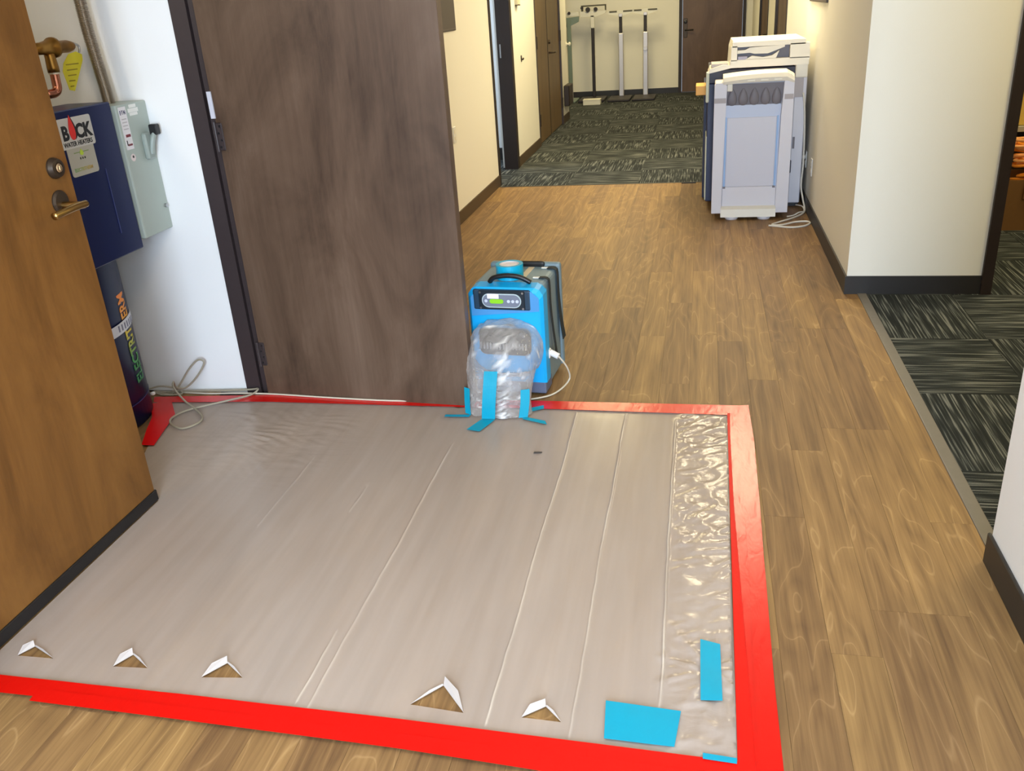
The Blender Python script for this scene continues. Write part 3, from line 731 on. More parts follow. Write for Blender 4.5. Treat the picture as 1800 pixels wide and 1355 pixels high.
# clear poly sleeve from the outlet down onto the sheet
def sleeve():
    global SLV
    SLV = []
    bm = BM(); path = [((-0.748, 3.238, 0.215), 0.0), ((-0.750, 3.19, 0.212), 0.1), ((-0.752, 3.14, 0.190), 0.45), ((-0.753, 3.100, 0.145), 0.8), ((-0.754, 3.075, 0.095), 1.0), ((-0.754, 3.06, 0.05), 1.0), ((-0.754, 3.05, 0.008), 1.0)]
    RX = [0.150, 0.150, 0.142, 0.134, 0.128, 0.124, 0.130]; RZ = [0.120, 0.120, 0.105, 0.088, 0.072, 0.062, 0.060]
    K = 72; rings = []; NS = 7
    P = catmull([p for p, a in path], NS)
    for i, p in enumerate(P):
        t = i/NS; k = min(int(t), len(path)-2); q = t-k
        a = (path[k][1]*(1-q)+path[k+1][1]*q)*math.pi/2
        rx = RX[k]*(1-q)+RX[k+1]*q; rz = RZ[k]*(1-q)+RZ[k+1]*q
        up = Vector((0, -math.sin(a), math.cos(a)))       # local 'up' turns from +Z to -Y
        ring = []
        for j in range(K):
            th = 2*math.pi*j/K
            cs, sn = math.cos(th), math.sin(th)
            # squarish film section
            e = 0.8; xx = math.copysign(abs(cs)**e, cs)*rx; zz = math.copysign(abs(sn)**e, sn)*rz
            n_ = noise.noise(Vector((th*2.2*math.cos(th)+3, i*0.28, 2.0)))*0.010+noise.noise(Vector((cs*5, sn*5, i*0.6)))*0.006
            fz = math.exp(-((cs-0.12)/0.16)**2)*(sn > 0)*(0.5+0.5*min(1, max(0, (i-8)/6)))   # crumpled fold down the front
            n_ += fz*0.014*(1 if (i % 2) else -1)*(0.6+0.4*noise.noise(Vector((i*0.9, 4, 1))))
            pp = p+Vector((xx*(1+n_*1.5), 0, 0))+up*(zz+n_)
            pp.z = max(pp.z, 0.0125)
            ring.append(pp)
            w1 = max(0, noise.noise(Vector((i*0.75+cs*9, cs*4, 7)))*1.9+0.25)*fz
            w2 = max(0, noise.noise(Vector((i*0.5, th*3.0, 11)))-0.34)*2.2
            SLV.append(min(1, w1+w2))  # highlight streaks, painted through colour and opacity
        rings.append(ring)
    add_rings(bm, rings, caps=False)
    # skirt spread on the sheet
    return bm
sl = obj('plastic_sleeve', sleeve(), M_CLEAR, smooth=True, origin=(-0.752, 3.05, 0.012))
ca = sl.data.attributes.new('crease_bright', 'FLOAT', 'POINT')
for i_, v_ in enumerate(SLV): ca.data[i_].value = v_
tag(sl, 'clear crumpled plastic sleeve running from the dehumidifier outlet down to the sheet', 'plastic sleeve')

def ribbon(pts, w, wdir, m, label, z=None, thick=0.0006, n=6):
    P = catmull(pts, n); wd = Vector(wdir).normalized()*w/2; rings = []
    for i, p in enumerate(P):
        t = P[min(i+1, len(P)-1)]-P[max(i-1, 0)]; nn = t.cross(wd); nn.normalize()
        if nn.z < -0.2 or nn.y > 0.5: nn = -nn
        rings.append([p-wd, p+wd, p+wd+nn*thick, p-wd+nn*thick])
    bm = BM(); add_rings(bm, rings); o = obj('blue_tape', bm, m); return tag(o, label, 'tape')
ribbon([(-0.770, 3.012, 0.200), (-0.772, 2.986, 0.150), (-0.778, 2.972, 0.08), (-0.784, 2.970, 0.016)], 0.054, (1, -0.02, 0), M_BLUE, 'tall blue tape strip upright on the front of the clear sleeve')
ribbon([(-0.877, 3.03, 0.12), (-0.878, 3.02, 0.06), (-0.876, 3.012, 0.014)], 0.030, (1, -0.6, 0), M_BLUE, 'short blue tape strip on the left side of the clear sleeve')
ribbon([(-0.640, 3.016, 0.125), (-0.642, 3.006, 0.07), (-0.650, 2.995, 0.014)], 0.036, (1, 0.35, 0), M_BLUE, 'short blue tape strip on the right side of the clear sleeve')
strip('blue_tape', [(-0.810, 2.978), (-0.850, 2.880)], [(-0.758, 2.972), (-0.796, 2.868)], 0.0130, 'blue tape strip slanting forward on the sheet in front of the clear sleeve', M_BLUE, nsub=4)
strip('blue_tape', [(-0.655, 3.010), (-0.560, 2.975)], [(-0.650, 2.985), (-0.548, 2.945)], 0.0124, 'blue tape strip on the sheet pointing right from the clear sleeve', M_BLUE, nsub=4)
strip('blue_tape', [(-0.645, 3.080), (-0.588, 3.112)], [(-0.648, 3.040), (-0.582, 3.082)], 0.0138, 'small blue tape flap on the far red strip right behind the clear sleeve', M_BLUE, nsub=4)
strip('blue_tape', [(-0.968, 3.004), (-0.865, 3.010)], [(-0.968, 2.986), (-0.868, 2.990)], 0.0126, 'thin blue tape strip on the sheet pointing left from the clear sleeve', M_BLUE, nsub=4)

# ------------------------------------------------------------------ water heater in the closet
HC = (-2.526, 2.839); HR = 0.30
wh = thing('water_heater', (HC[0], HC[1], 0), 'dark blue tank water heater standing in the closet behind the brown door', 'water heater')
M_NAVY = mat('navy_enamel', (3, 16, 58), 0.35, spec=0.3)
M_NAVYL = mat('navy_cabinet', (4, 20, 72), 0.33, spec=0.35)
bm = BM(); add_lathe(bm, (HC[0], HC[1], 0), [(HR-0.01, 0.0), (HR, 0.006), (HR, 1.18), (HR-0.02, 1.20), (0.05, 1.215)], 'Z', 64)
obj('tank', bm, M_NAVY, wh, smooth=False)
for fc in bpy.data.objects['tank'].data.polygons: fc.use_smooth = abs(fc.normal.z) < 0.5
bm = BM(); add_lathe(bm, (HC[0], HC[1], 0.098), [(HR+0.0015, 0), (HR+0.0015, 0.004)], 'Z', 64); obj('base_seam', bm, mat('seam_violet', (34, 34, 92), 0.4), wh)
cab = obj('control_cabinet', box((-2.30, 2.50, 0.715), (-2.122, 2.985, 1.262), 0.004), M_NAVYL, wh)
XC = -2.122
# product sticker: white upper plate with the name, pale lower plate
def face(x, y0, z0): return lambda u_, v_, w_: Vector((x+w_, y0+u_, z0+v_))
def rrect(x, y0, y1, z0, z1, rr, d, n=4):
    P = []
    for (cy, cz, a0) in ((y1-rr, z1-rr, 0), (y0+rr, z1-rr, 90), (y0+rr, z0+rr, 180), (y1-rr, z0+rr, 270)):
        for i in range(n+1):
            a = math.radians(a0+90*i/n); P.append((x, cy+rr*math.cos(a), cz+rr*math.sin(a)))
    return prism(P, (d, 0, 0))
st_lo = obj('sticker', rrect(XC, 2.690, 2.835, 1.040, 1.170, 0.010, 0.0016), mat('sticker_silver', (178, 176, 164), 0.45), wh)
st_hi = obj('sticker', rrect(XC, 2.672, 2.852, 1.135, 1.236, 0.008, 0.0024), mat('sticker_pale', (200, 200, 196), 0.45), wh)
M_INK = mat('black_ink', (20, 20, 20), 0.5)
XS = XC+0.003
text('lettering', 'B', 0.064, face(XS, 2.686, 1.166), M_INK, st_hi, bold=0.045, sx=0.92)
text('lettering', 'CK', 0.064, face(XS, 2.758, 1.166), M_INK, st_hi, bold=0.045, sx=0.95)
text('lettering', 'WATER HEATERS', 0.0215, face(XS, 2.682, 1.142), M_INK, st_hi, bold=0.02, sx=0.92)
def drop(x, yc, zc, w, h, cut=0):
    P = []
    for i in range(24):
        a = 2*math.pi*i/24; yy = math.sin(a)*w/2*(math.sin(a/2)**1.2); zz = math.cos(a)*h/2
        if cut and yy < 0: yy *= 0.3
        P.append((x, yc+yy, zc+zz))
    return prism(P, (0.0008, 0, 0))
obj('emblem', drop(XS, 2.745, 1.2015, 0.052, 0.078), M_INK, st_hi)
obj('emblem', drop(XS+0.001, 2.739, 1.2035, 0.042, 0.084), mat('flame_red', (222, 44, 36), 0.4), st_hi)
obj('logo', drop(XC+0.002, 2.762, 1.118, 0.026, 0.022), mat('leaf_green', (186, 214, 62), 0.4), st_lo)
obj('stripe', box((XC+0.001, 2.722, 1.117), (XC+0.0022, 2.802, 1.1195)), mat('thin_green', (120, 150, 80), 0.5), st_lo)
for i in range(3): obj('mark', box((XC+0.001, 2.748+0.012*i, 1.094), (XC+0.0022, 2.753+0.012*i, 1.101)), M_INK, st_lo)
m_g = newmat('sticker_gradient')
tc = m_g[1].new('ShaderNodeTexCoord'); sp_ = m_g[1].new('ShaderNodeSeparateXYZ'); m_g[2].new(tc.outputs['Object'], sp_.inputs[0])
t_ = mathn(m_g[1], m_g[2], 'DIVIDE', mathn(m_g[1], m_g[2], 'ADD', sp_.outputs[1], 2.839-2.70), 0.125)
cr_ = ramp(m_g[1], [(0.0, (104, 160, 104)), (0.5, (176, 168, 92)), (1.0, (196, 150, 86))]); m_g[2].new(t_, cr_.inputs[0]); m_g[2].new(cr_.outputs[0], m_g[3].inputs['Base Color'])
text('lettering', 'ELECTRITHERM', 0.0165, face(XC+0.002, 2.705, 1.056), m_g[0], st_lo, bold=0.02, sx=0.88)
obj('door_seam', box((XC, 2.868, 0.80), (XC+0.002, 2.872, 1.04)), mat('seam_navy', (58, 66, 122), 0.3), wh)  # seam in a paler navy than the cabinet
# vertical lettering wrapped on the tank
M_EL = grad_z('electritherm_print', [(0.0, (20, 120, 60)), (0.28, (60, 150, 56)), (0.5, (216, 196, 40)), (0.68, (240, 160, 30)), (1.0, (250, 120, 24))], 0.16, 0.60, 0.45)
A0 = math.asin(0.112/HR)
def wrap(u_, v_, w_):
    a = A0-v_/HR
    return Vector((HC[0]+(HR+0.0012+w_)*math.cos(a), HC[1]+(HR+0.0012+w_)*math.sin(a), 0.168+u_))
tl = text('lettering', 'ELECTRITHERM', 0.092, wrap, M_EL, wh, bold=0.028, sx=0.60)
# white strip stuck round the tank over the lettering
bm = BM(); rings = []
for i in range(13):
    a = -0.30+0.88*i/12; z = 0.392+0.016*i/12
    rings.append([(HC[0]+rr*math.cos(a), HC[1]+rr*math.sin(a), zz) for rr, zz in ((HR+0.003, z), (HR+0.0045, z), (HR+0.0045, z+0.042), (HR+0.003, z+0.042))])
add_rings(bm, rings); ws = obj('wrap_label', bm, mat('wrap_white', (206, 208, 216), 0.4), wh)
for i in range(7):
    a = 0.02+0.075*i; bm = BM()
    rings = []
    for da in (0, 0.028):
        rings.append([(HC[0]+rr*math.cos(a+da), HC[1]+rr*math.sin(a+da), zz) for rr, zz in ((HR+0.0045, 0.409), (HR+0.0054, 0.409), (HR+0.0054, 0.434), (HR+0.0045, 0.434))])
    add_rings(bm, rings); obj('mark', bm, mat('mark_grey', (120, 120, 140), 0.5), ws)
bm = BM(); add_lathe(bm, (HC[0]+0.235, HC[1]+0.205, 0.045), [(0.002, 0), (0.010, 0.004), (0.010, 0.012), (0.002, 0.016)], 'Z', 10); obj('drain_cap', bm, M_WHITEP, wh)
# relief valve, copper outlet, yellow tag
M_VBR = mat('cast_brass', (160, 118, 58), 0.35, metal=1.0); M_COP = mat('copper', (190, 122, 96), 0.25, metal=1.0)
VX = -2.33
rv = obj('relief_valve', BM(), M_VBR, wh)
bm = BM()
add_tube(bm, [(VX, 2.80, 1.21), (VX, 2.80, 1.43), (VX, 2.82, 1.453), (VX, 2.90, 1.456)], 0.020, 12, 4)
add_lathe(bm, (VX, 2.90, 1.456), [(0.020, 0), (0.021, 0.06), (0.024, 0.08), (0.030, 0.112), (0.036, 0.118), (0.036, 0.132), (0.022, 0.136), (0.022, 0.205), (0.017, 0.230), (0.012, 0.24)], 'Y', 20)
add_lathe(bm, (VX, 2.998, 1.372), [(0.021, 0), (0.021, 0.018), (0.019, 0.05), (0.019, 0.075)], 'Z', 16)
rebuild(rv, bm, True)
obj('lever', tube([(VX, 3.145, 1.465), (VX+0.005, 3.165, 1.455), (VX+0.006, 3.162, 1.435), (VX+0.004, 3.150, 1.425)], 0.004, 8, 4), M_STEEL, rv, smooth=True)
op = obj('outlet_pipe', tube([(VX, 2.998, 1.378), (VX, 2.996, 1.34), (VX, 2.992, 1.315), (VX-0.004, 2.975, 1.302), (VX-0.004, 2.93, 1.302)], 0.0165, 14, 5), M_COP, wh, smooth=True)
obj('solder_ring', lathe((VX, 2.998, 1.366), [(0.0195, 0), (0.0195, 0.008)], 'Z', 16), mat('solder', (222, 206, 182), 0.3, metal=0.8), op)
P = [(VX+0.02, 3.035, 1.400), (VX+0.02, 3.075, 1.430), (VX+0.02, 3.120, 1.436), (VX+0.02, 3.152, 1.424), (VX+0.02, 3.148, 1.404), (VX+0.02, 3.060, 1.300), (VX+0.02, 3.032, 1.306), (VX+0.02, 3.020, 1.372)]
tg = obj('warning_tag', prism(P, (0.0012, 0, 0)), mat('tag_yellow', (222, 206, 30), 0.5), wh)
for i in range(5): obj('printed_line', box((VX+0.0212, 3.045-0.001*i, 1.392-0.019*i), (VX+0.0222, 3.118-0.014*i, 1.396-0.019*i)), mat('tag_ink', (150, 130, 10), 0.6), tg)

# disconnect switch box on the closet wall with its conduit
sb = thing('switch_box', (-2.18, 3.10, 0.745), 'grey metal electrical disconnect box on the white closet wall beside the heater', 'switch box')
M_SGREY = mat('switch_grey', (168, 178, 168), 0.45)
XB = -2.110
obj('enclosure', box((-2.252, 2.995, 0.745), (XB, 3.19, 1.246), 0.006, 2), M_SGREY, sb)
sk = obj('sticker', box((XB, 3.006, 1.083), (XB+0.0015, 3.050, 1.237)), mat('sticker_white', (226, 222, 222), 0.5), sb)
text('lettering', 'E\u00b7T\u00b7N', 0.021, face(XB+0.002, 3.0085, 1.210), mat('ink_blue', (40, 36, 84), 0.5), sk, bold=0.02, sx=0.70)
for i in range(4): obj('printed_line', box((XB+0.001, 3.013, 1.192-0.012*i), (XB+0.0022, 3.042, 1.195-0.012*i)), mat('ink_pale', (176, 168, 168), 0.5), sk)
obj('printed_mark', box((XB+0.001, 3.016, 1.128), (XB+0.0022, 3.045, 1.138)), mat('ink_red', (120, 36, 44), 0.5), sk)
obj('printed_mark', box((XB+0.001, 3.013, 1.098), (XB+0.0022, 3.018, 1.117)), M_INK, sk)
obj('printed_mark', box((XB+0.001, 3.018, 1.096), (XB+0.0022, 3.045, 1.103)), mat('ink_red', (120, 36, 44), 0.5), sk)
for (y0, y1, z0, z1) in ((3.074, 3.118, 1.228, 1.240), (3.064, 3.128, 1.212, 1.226), (3.070, 3.120, 1.200, 1.211)):
    obj('label_tape', box((XB, y0, z0), (XB+0.0012, y1, z1)), mat('label_tape_white', (230, 230, 222), 0.5), sb)
bm = BM(); add_lathe(bm, (XB, 3.032, 1.052), [(0.014, 0), (0.014, 0.0015)], 'X', 16); dt = obj('round_label', bm, mat('round_label_pale', (224, 208, 204), 0.5), sb)
bm = BM(); add_lathe(bm, (XB+0.001, 3.032, 1.055), [(0.005, 0), (0.005, 0.0012)], 'X', 10); obj('mark', bm, M_INK, dt)
bm = BM(); add_box(bm, (XB, 3.105, 1.03), (XB+0.02, 3.15, 1.13), 0.006)
add_tube(bm, [(XB+0.018, 3.13, 1.05), (XB+0.03, 3.135, 1.10), (XB+0.034, 3.150, 1.125)], 0.010, 8, 4)
hd = obj('switch_handle', bm, mat('handle_grey', (150, 160, 152), 0.45), sb)
obj('grip', box((XB+0.018, 3.140, 1.118), (XB+0.052, 3.168, 1.158), 0.004), M_BLACK, hd)
bm = BM(); add_lathe(bm, (XB, 3.165, 0.84), [(0.008, 0), (0.008, 0.010)], 'X', 10); obj('latch', bm, M_STEEL, sb)
# flexible conduit with ribs
bm = BM()
cp_pts = catmull([(-2.205, 3.10, 1.246), (-2.207, 3.10, 1.30), (-2.213, 3.10, 1.38), (-2.222, 3.10, 1.50), (-2.225, 3.10, 1.62), (-2.225, 3.10, 1.9), (-2.225, 3.10, 2.25), (-2.225, 3.10, CZ)], 1)
NR = 640
def cat_at(t):
    t *= len(cp_pts)-1; i = min(int(t), len(cp_pts)-2); return cp_pts[i].lerp(cp_pts[i+1], t-i)
dense = [cat_at(i/NR) for i in range(NR+1)]
add_tube(bm, dense, 0.02, 14, 1, True, radf=lambda t: 0.0212+0.0024*math.sin(2*math.pi*round(t*NR)/4.0+0.6))
cd = obj('flexible_conduit', bm, mat('galvanised', (158, 146, 130), 0.34, metal=0.9), smooth=True)
tag(cd, 'ribbed flexible metal conduit rising from the grey switch box', 'conduit')

# ------------------------------------------------------------------ cords on the floor
M_CORD = mat('grey_cord', (158, 149, 128), 0.5)
M_CORDP = mat('pale_cord', (208, 199, 180), 0.5)
M_CORDW = mat('white_cord', (226, 220, 206), 0.45)
lead = [(-0.575, 3.300, 0.165), (-0.545, 3.290, 0.15), (-0.515, 3.31, 0.09), (-0.515, 3.33, 0.03), (-0.56, 3.25, 0.007), (-0.63, 3.19, 0.007), (-0.75, 3.155, 0.007), (-0.90, 3.140, 0.014), (-1.2, 3.115, 0.0145), (-1.5, 3.128, 0.0145), (-1.78, 3.150, 0.0145), (-1.95, 3.150, 0.0145), (-2.1, 3.155, 0.007), (-2.24, 3.160, 0.007), (-2.36, 3.166, 0.006)]
pc = obj('power_cord', tube(lead, 0.0038, 8, 8), M_CORDP, smooth=True)
tag(pc, 'thin white power cord running from the dehumidifier along the dark door into the closet', 'cord')
bm = BM(); add_tube(bm, [(-0.583, 3.300, 0.168), (-0.548, 3.291, 0.153)], 0.013, 10, 1); obj('plug', bm, M_WHITEP, pc)
coil = [(-2.37, 3.12, 0.036), (-2.31, 3.13, 0.048), (-2.24, 3.14, 0.035), (-2.22, 3.14, 0.010), (-2.30, 3.12, 0.012), (-2.35, 3.135, 0.02), (-2.27, 3.14, 0.008), (-2.215, 3.13, 0.055), (-2.16, 3.14, 0.125), (-2.112, 3.15, 0.168), (-2.085, 3.152, 0.155), (-2.125, 3.14, 0.095), (-2.185, 3.13, 0.045), (-2.225, 3.12, 0.05), (-2.217, 3.10, 0.085), (-2.195, 3.06, 0.075), (-2.13, 3.02, 0.035), (-2.05, 2.97, 0.018), (-1.985, 2.905, 0.016), (-1.975, 2.85, 0.016), (-2.015, 2.80, 0.016), (-2.085, 2.835, 0.016), (-2.115, 2.89, 0.016), (-2.09, 2.96, 0.017), (-2.02, 3.02, 0.017), (-1.95, 3.07, 0.018), (-1.88, 3.13, 0.018), (-1.86, 3.165, 0.03), (-1.90, 3.172, 0.024), (-2.03, 3.165, 0.018), (-2.18, 3.165, 0.012), (-2.30, 3.15, 0.010)]
ec = obj('coiled_cord', tube(coil, 0.0042, 8, 8), M_CORD, smooth=True)
tag(ec, 'looped grey cord tangled on the floor between blue tank and door jamb', 'cord')

# ------------------------------------------------------------------ photocopier
pc_ = thing('photocopier', (0.38, 6.85, 0), 'large off-white and navy photocopier with finisher, pushed against the right wall', 'photocopier')
M_FW = mat('copier_white', (222, 220, 226), 0.45); M_FC = mat('copier_cream', (234, 228, 212), 0.45)
M_NAV = mat('copier_navy', (40, 50, 84), 0.45); M_CG = mat('copier_grey', (120, 116, 122), 0.5); M_CG2 = mat('copier_grey_band', (176, 168, 168), 0.5)
M_CDK = mat('copier_dark', (46, 46, 64), 0.5); M_CBL = mat('copier_pale_blue', (196, 206, 228), 0.4); M_RAIL = mat('rail_blue', (150, 190, 232), 0.35)
fn = obj('finisher_body', box((0.100, 6.305, 0.045), (0.606, 6.62, 0.915), 0.006), M_FW, pc_)
obj('upright', prism([(0.095, 6.262, 0.045), (0.160, 6.262, 0.045), (0.176, 6.262, 0.90), (0.160, 6.262, 0.918), (0.105, 6.262, 0.918), (0.095, 6.262, 0.905)], (0, 0.045, 0)), M_FW, pc_)
obj('upright', prism([(0.526, 6.262, 0.045), (0.610, 6.262, 0.045), (0.606, 6.262, 0.93), (0.585, 6.262, 0.955), (0.545, 6.262, 0.955), (0.533, 6.262, 0.70)], (0, 0.045, 0)), M_FW, pc_)
obj('band', box((0.0955, 6.259, 0.79), (0.172, 6.264, 0.822)), M_CG2, pc_)
obj('band', box((0.548, 6.259, 0.80), (0.604, 6.264, 0.832)), M_CG2, pc_)
tp = obj('tray_panel', box((0.168, 6.290, 0.085), (0.530, 6.307, 0.770)), M_CBL, pc_)
obj('lower_panel', box((0.165, 6.280, 0.085), (0.527, 6.293, 0.225), 0.003), M_FW, pc_)
obj('center_panel', box((0.184, 6.284, 0.226), (0.508, 6.292, 0.690), 0.002), mat('copier_lav', (212, 212, 222), 0.45), pc_)
for x in (0.174, 0.512): obj('rail', box((x, 6.280, 0.225), (x+0.006, 6.291, 0.695)), M_RAIL, pc_)
for x in (0.168, 0.502): obj('rail_clip', box((x, 6.276, 0.215), (x+0.018, 6.284, 0.228)), M_CG, pc_)
obj('ledge', prism([(0.158, 6.235, 0.022), (0.158, 6.280, 0.022), (0.158, 6.280, 0.092), (0.158, 6.245, 0.075)], (0.372, 0, 0)), M_FC, pc_)
# grey recess with bulging paper guides
rc = obj('paper_guide', prism([(0.172, 6.298, 0.762), (0.532, 6.298, 0.762), (0.546, 6.286, 0.905), (0.200, 6.286, 0.905), (0.172, 6.290, 0.86)], (0, 0.012, 0)), M_CG, pc_)
for i in range(5):
    x = 0.200+0.072*i
    bm = BM(); bmesh.ops.create_uvsphere(bm, u_segments=14, v_segments=10, radius=1.0)
    for v in bm.verts:
        w = 0.030*(1-0.45*v.co.z)
        v.co = Vector((x+0.012+v.co.x*w, 6.292+v.co.y*0.012, 0.824+v.co.z*0.058))
    obj('guide_finger', bm, M_CG, rc, smooth=True)
obj('notch_cover', box((0.176, 6.268, 0.862), (0.212, 6.30, 0.912), 0.004), M_FC, pc_)
# hood
bm = BM()
prof = [(6.255, 0.908), (6.248, 0.925), (6.262, 0.950), (6.30, 0.965), (6.40, 0.965), (6.40, 0.908)]
rings = []
for i in range(11):
    x = 0.150+0.455*i/10; dz = 0.018*(1-((i-7)/7.0)**2) if i < 10 else -0.01
    rings.append([(x, y, z+(dz if z > 0.92 else dz*0.5)) for y, z in prof])
add_rings(bm, rings); obj('hood', bm, M_FC, pc_)
for x in (0.225, 0.330, 0.415, 0.500):
    obj('hood_slot', box((x-0.025, 6.250, 0.924), (x+0.025, 6.256, 0.933), 0.002), mat('slot_pale', (250, 246, 226), 0.3), pc_)  # slots in a brighter cream than the hood
for x in (0.235, 0.455):
    bm = BM(); add_lathe(bm, (x, 6.285, 0.0), [(0.040, 0.0), (0.046, 0.010), (0.046, 0.024), (0.03, 0.032), (0.02, 0.046)], 'Z', 20); obj('caster', bm, M_FW, pc_)
# copier main body
obj('main_body', box((0.052, 6.64, 0.05), (0.64, 7.66, 0.885), 0.006), M_NAV, pc_)
obj('side_panel', box((0.030, 6.95, 0.012), (0.054, 7.66, 0.84), 0.004), M_NAV, pc_)
obj('front_trim', box((0.046, 6.64, 0.06), (0.056, 6.95, 0.52), 0.003), mat('copier_sage', (206, 210, 190), 0.5), pc_)
obj('front_trim', box((0.040, 6.60, 0.76), (0.062, 6.66, 0.965), 0.005), mat('copier_sage', (206, 210, 190), 0.5), pc_)
obj('deck', box((0.06, 6.62, 0.885), (0.645, 7.40, 0.975), 0.004), M_CDK, pc_)
obj('control_console', prism([(0.052, 6.58, 0.955), (0.205, 6.58, 0.985), (0.215, 6.58, 1.005), (0.150, 6.58, 1.008), (0.065, 6.58, 0.985)], (0, 0.36, 0)), M_FC, pc_)
obj('console_screen', box((0.075, 6.62, 0.993), (0.185, 6.88, 1.0135)), M_CG2, pc_)
cl = obj('rear_column', box((0.642, 6.62, 0.03), (0.724, 7.55, 0.905), 0.006), M_FW, pc_)
obj('column_vent', box((0.632, 6.612, 0.77), (0.700, 6.623, 0.90)), M_CG2, pc_)
obj('column_slot', box((0.650, 6.612, 0.42), (0.665, 6.622, 0.50)), M_CG, pc_)
obj('cable_socket', box((0.625, 6.60, 0.25), (0.650, 6.622, 0.34), 0.004), M_CDK, pc_)
obj('foot_block', box((0.62, 6.66, 0.0), (0.72, 6.80, 0.05)), M_BLACK, pc_)
obj('foot_block', box((0.10, 7.40, 0.0), (0.20, 7.55, 0.06)), M_BLACK, pc_)
obj('foot_block', box((0.60, 7.40, 0.0), (0.70, 7.55, 0.06)), M_BLACK, pc_)
obj('foot_block', box((0.10, 6.70, 0.0), (0.20, 6.85, 0.06)), M_BLACK, pc_)
obj('scanner_arm', box((0.640, 6.60, 0.90), (0.722, 7.30, 1.01), 0.008, 2), M_FC, pc_)
# scanner with hollow front
bm = BM()
pts = [(0.200, 0.985), (0.722, 0.985), (0.734, 1.02), (0.734, 1.07), (0.716, 1.105), (0.694, 1.150), (0.220, 1.150), (0.206, 1.10)]
add_rings(bm, [[(x, 6.66, z) for x, z in pts], [(x, 7.30, z) for x, z in pts]])
sc = obj('scanner', bm, M_FC, pc_)
# bezel as outline strips around the hollow
obj('bezel', multi([((0.200, 6.585, 0.985), (0.722, 6.665, 1.035)), ((0.212, 6.585, 1.118), (0.694, 6.665, 1.150)), ((0.205, 6.585, 1.03), (0.245, 6.665, 1.125)), ((0.595, 6.585, 1.03), (0.722, 6.665, 1.125))]), M_FC, pc_)
obj('hollow', box((0.245, 6.650, 1.035), (0.595, 6.664, 1.118)), M_CG, sc)
obj('feed_arm', prism([(0.247, 6.60, 1.075), (0.33, 6.60, 1.078), (0.36, 6.60, 1.070), (0.45, 6.60, 1.068), (0.500, 6.60, 1.085), (0.56, 6.60, 1.105), (0.56, 6.60, 1.118), (0.33, 6.60, 1.112), (0.30, 6.60, 1.098), (0.247, 6.60, 1.096)], (0, 0.05, 0)), M_FC, sc)
obj('feed_tray', prism([(0.300, 6.595, 1.036), (0.505, 6.595, 1.036), (0.525, 6.595, 1.085), (0.480, 6.595, 1.055), (0.420, 6.595, 1.046), (0.345, 6.595, 1.058)], (0, 0.05, 0)), M_FC, sc)
obj('feed_plate', box((0.250, 6.600, 1.030), (0.315, 6.640, 1.058), 0.003), mat('copier_lilac', (170, 164, 182), 0.4), sc)
obj('side_tray', box((-0.030, 6.72, 0.80), (0.050, 6.95, 0.865), 0.003), mat('tray_orange', (238, 176, 84), 0.5), pc_)
# copier cable
cb = [(0.700, 6.600, 0.80), (0.715, 6.595, 0.70), (0.728, 6.60, 0.50), (0.732, 6.60, 0.30), (0.728, 6.60, 0.16), (0.742, 6.55, 0.07), (0.748, 6.48, 0.03), (0.735, 6.40, 0.008), (0.66, 6.27, 0.006), (0.54, 6.13, 0.006), (0.50, 6.07, 0.006), (0.56, 6.06, 0.006), (0.66, 6.14, 0.006), (0.735, 6.145, 0.006), (0.745, 6.09, 0.006), (0.70, 6.02, 0.006), (0.61, 5.99, 0.006), (0.52, 6.03, 0.006), (0.475, 6.05, 0.006)]
o = obj('copier_cable', tube(cb, 0.0065, 8, 8), M_CORDW, smooth=True)
tag(o, 'white cable hanging behind the photocopier and looping on the wood floor', 'cable')
cb2 = [(0.70, 6.60, 0.02), (0.735, 6.50, 0.03), (0.74, 6.42, 0.014), (0.70, 6.36, 0.020), (0.66, 6.33, 0.006), (0.615, 6.30, 0.006)]
o = obj('copier_cable', tube(cb2, 0.005, 8, 6), M_CORDW, smooth=True)
tag(o, 'short white cable on the floor tucked behind the photocopier corner', 'cable')

# ------------------------------------------------------------------ wall plates, signs, hooks
def outlet(name, face_x, y, z, label, sgn, plug=False):
    t = thing(name, (face_x, y, z), label, 'outlet')
    obj('plate', box((face_x, y-0.036, z-0.058), (face_x-sgn*0.006, y+0.036, z+0.058), 0.002), M_WHITEP, t)
    for dz in (-0.024, 0.024):
        obj('socket', box((face_x-sgn*0.005, y-0.016, z+dz-0.014), (face_x-sgn*0.0085, y+0.016, z+dz+0.014), 0.001), M_CREAM, t)
    return t
t = outlet('wall_outlet', XR, 6.73, 0.325, 'white wall outlet with a plug in it, nearest the photocopier', 1)
obj('plug', box((XR-0.0085, 6.715, 0.325), (XR-0.06, 6.745, 0.352), 0.004), M_WHITEP, t)
outlet('wall_outlet', XR, 6.37, 0.330, 'empty white wall outlet on the right wall, just nearer than the plugged one', 1)
outlet('wall_outlet', XW, 6.31, 0.645, 'white wall outlet on the yellow wall, half hidden by the dark door edge', -1)
t = thing('wall_sign', (XW, 6.44, 1.34), 'dark grey plaque on the yellow wall beside the dark open door', 'sign')
obj('plate', box((XW, 6.20, 1.342), (XW+0.012, 6.57, 1.60), 0.003), mat('sign_grey', (84, 78, 78), 0.5), t)
obj('border', box((XW+0.012, 6.21, 1.352), (XW+0.0135, 6.56, 1.358)), mat('sign_edge', (108, 100, 98), 0.5), t)
t = thing('wall_sign', (XR, 6.6, 1.37), 'dark plaque high on the right wall above the photocopier', 'sign')
obj('plate', box((XR-0.012, 6.15, 1.372), (XR, 7.10, 1.62), 0.003), mat('sign_brown', (84, 72, 64), 0.5), t)
obj('border', box((XR-0.0135, 6.16, 1.380), (XR-0.012, 7.09, 1.386)), mat('sign_edge', (108, 100, 98), 0.5), t)
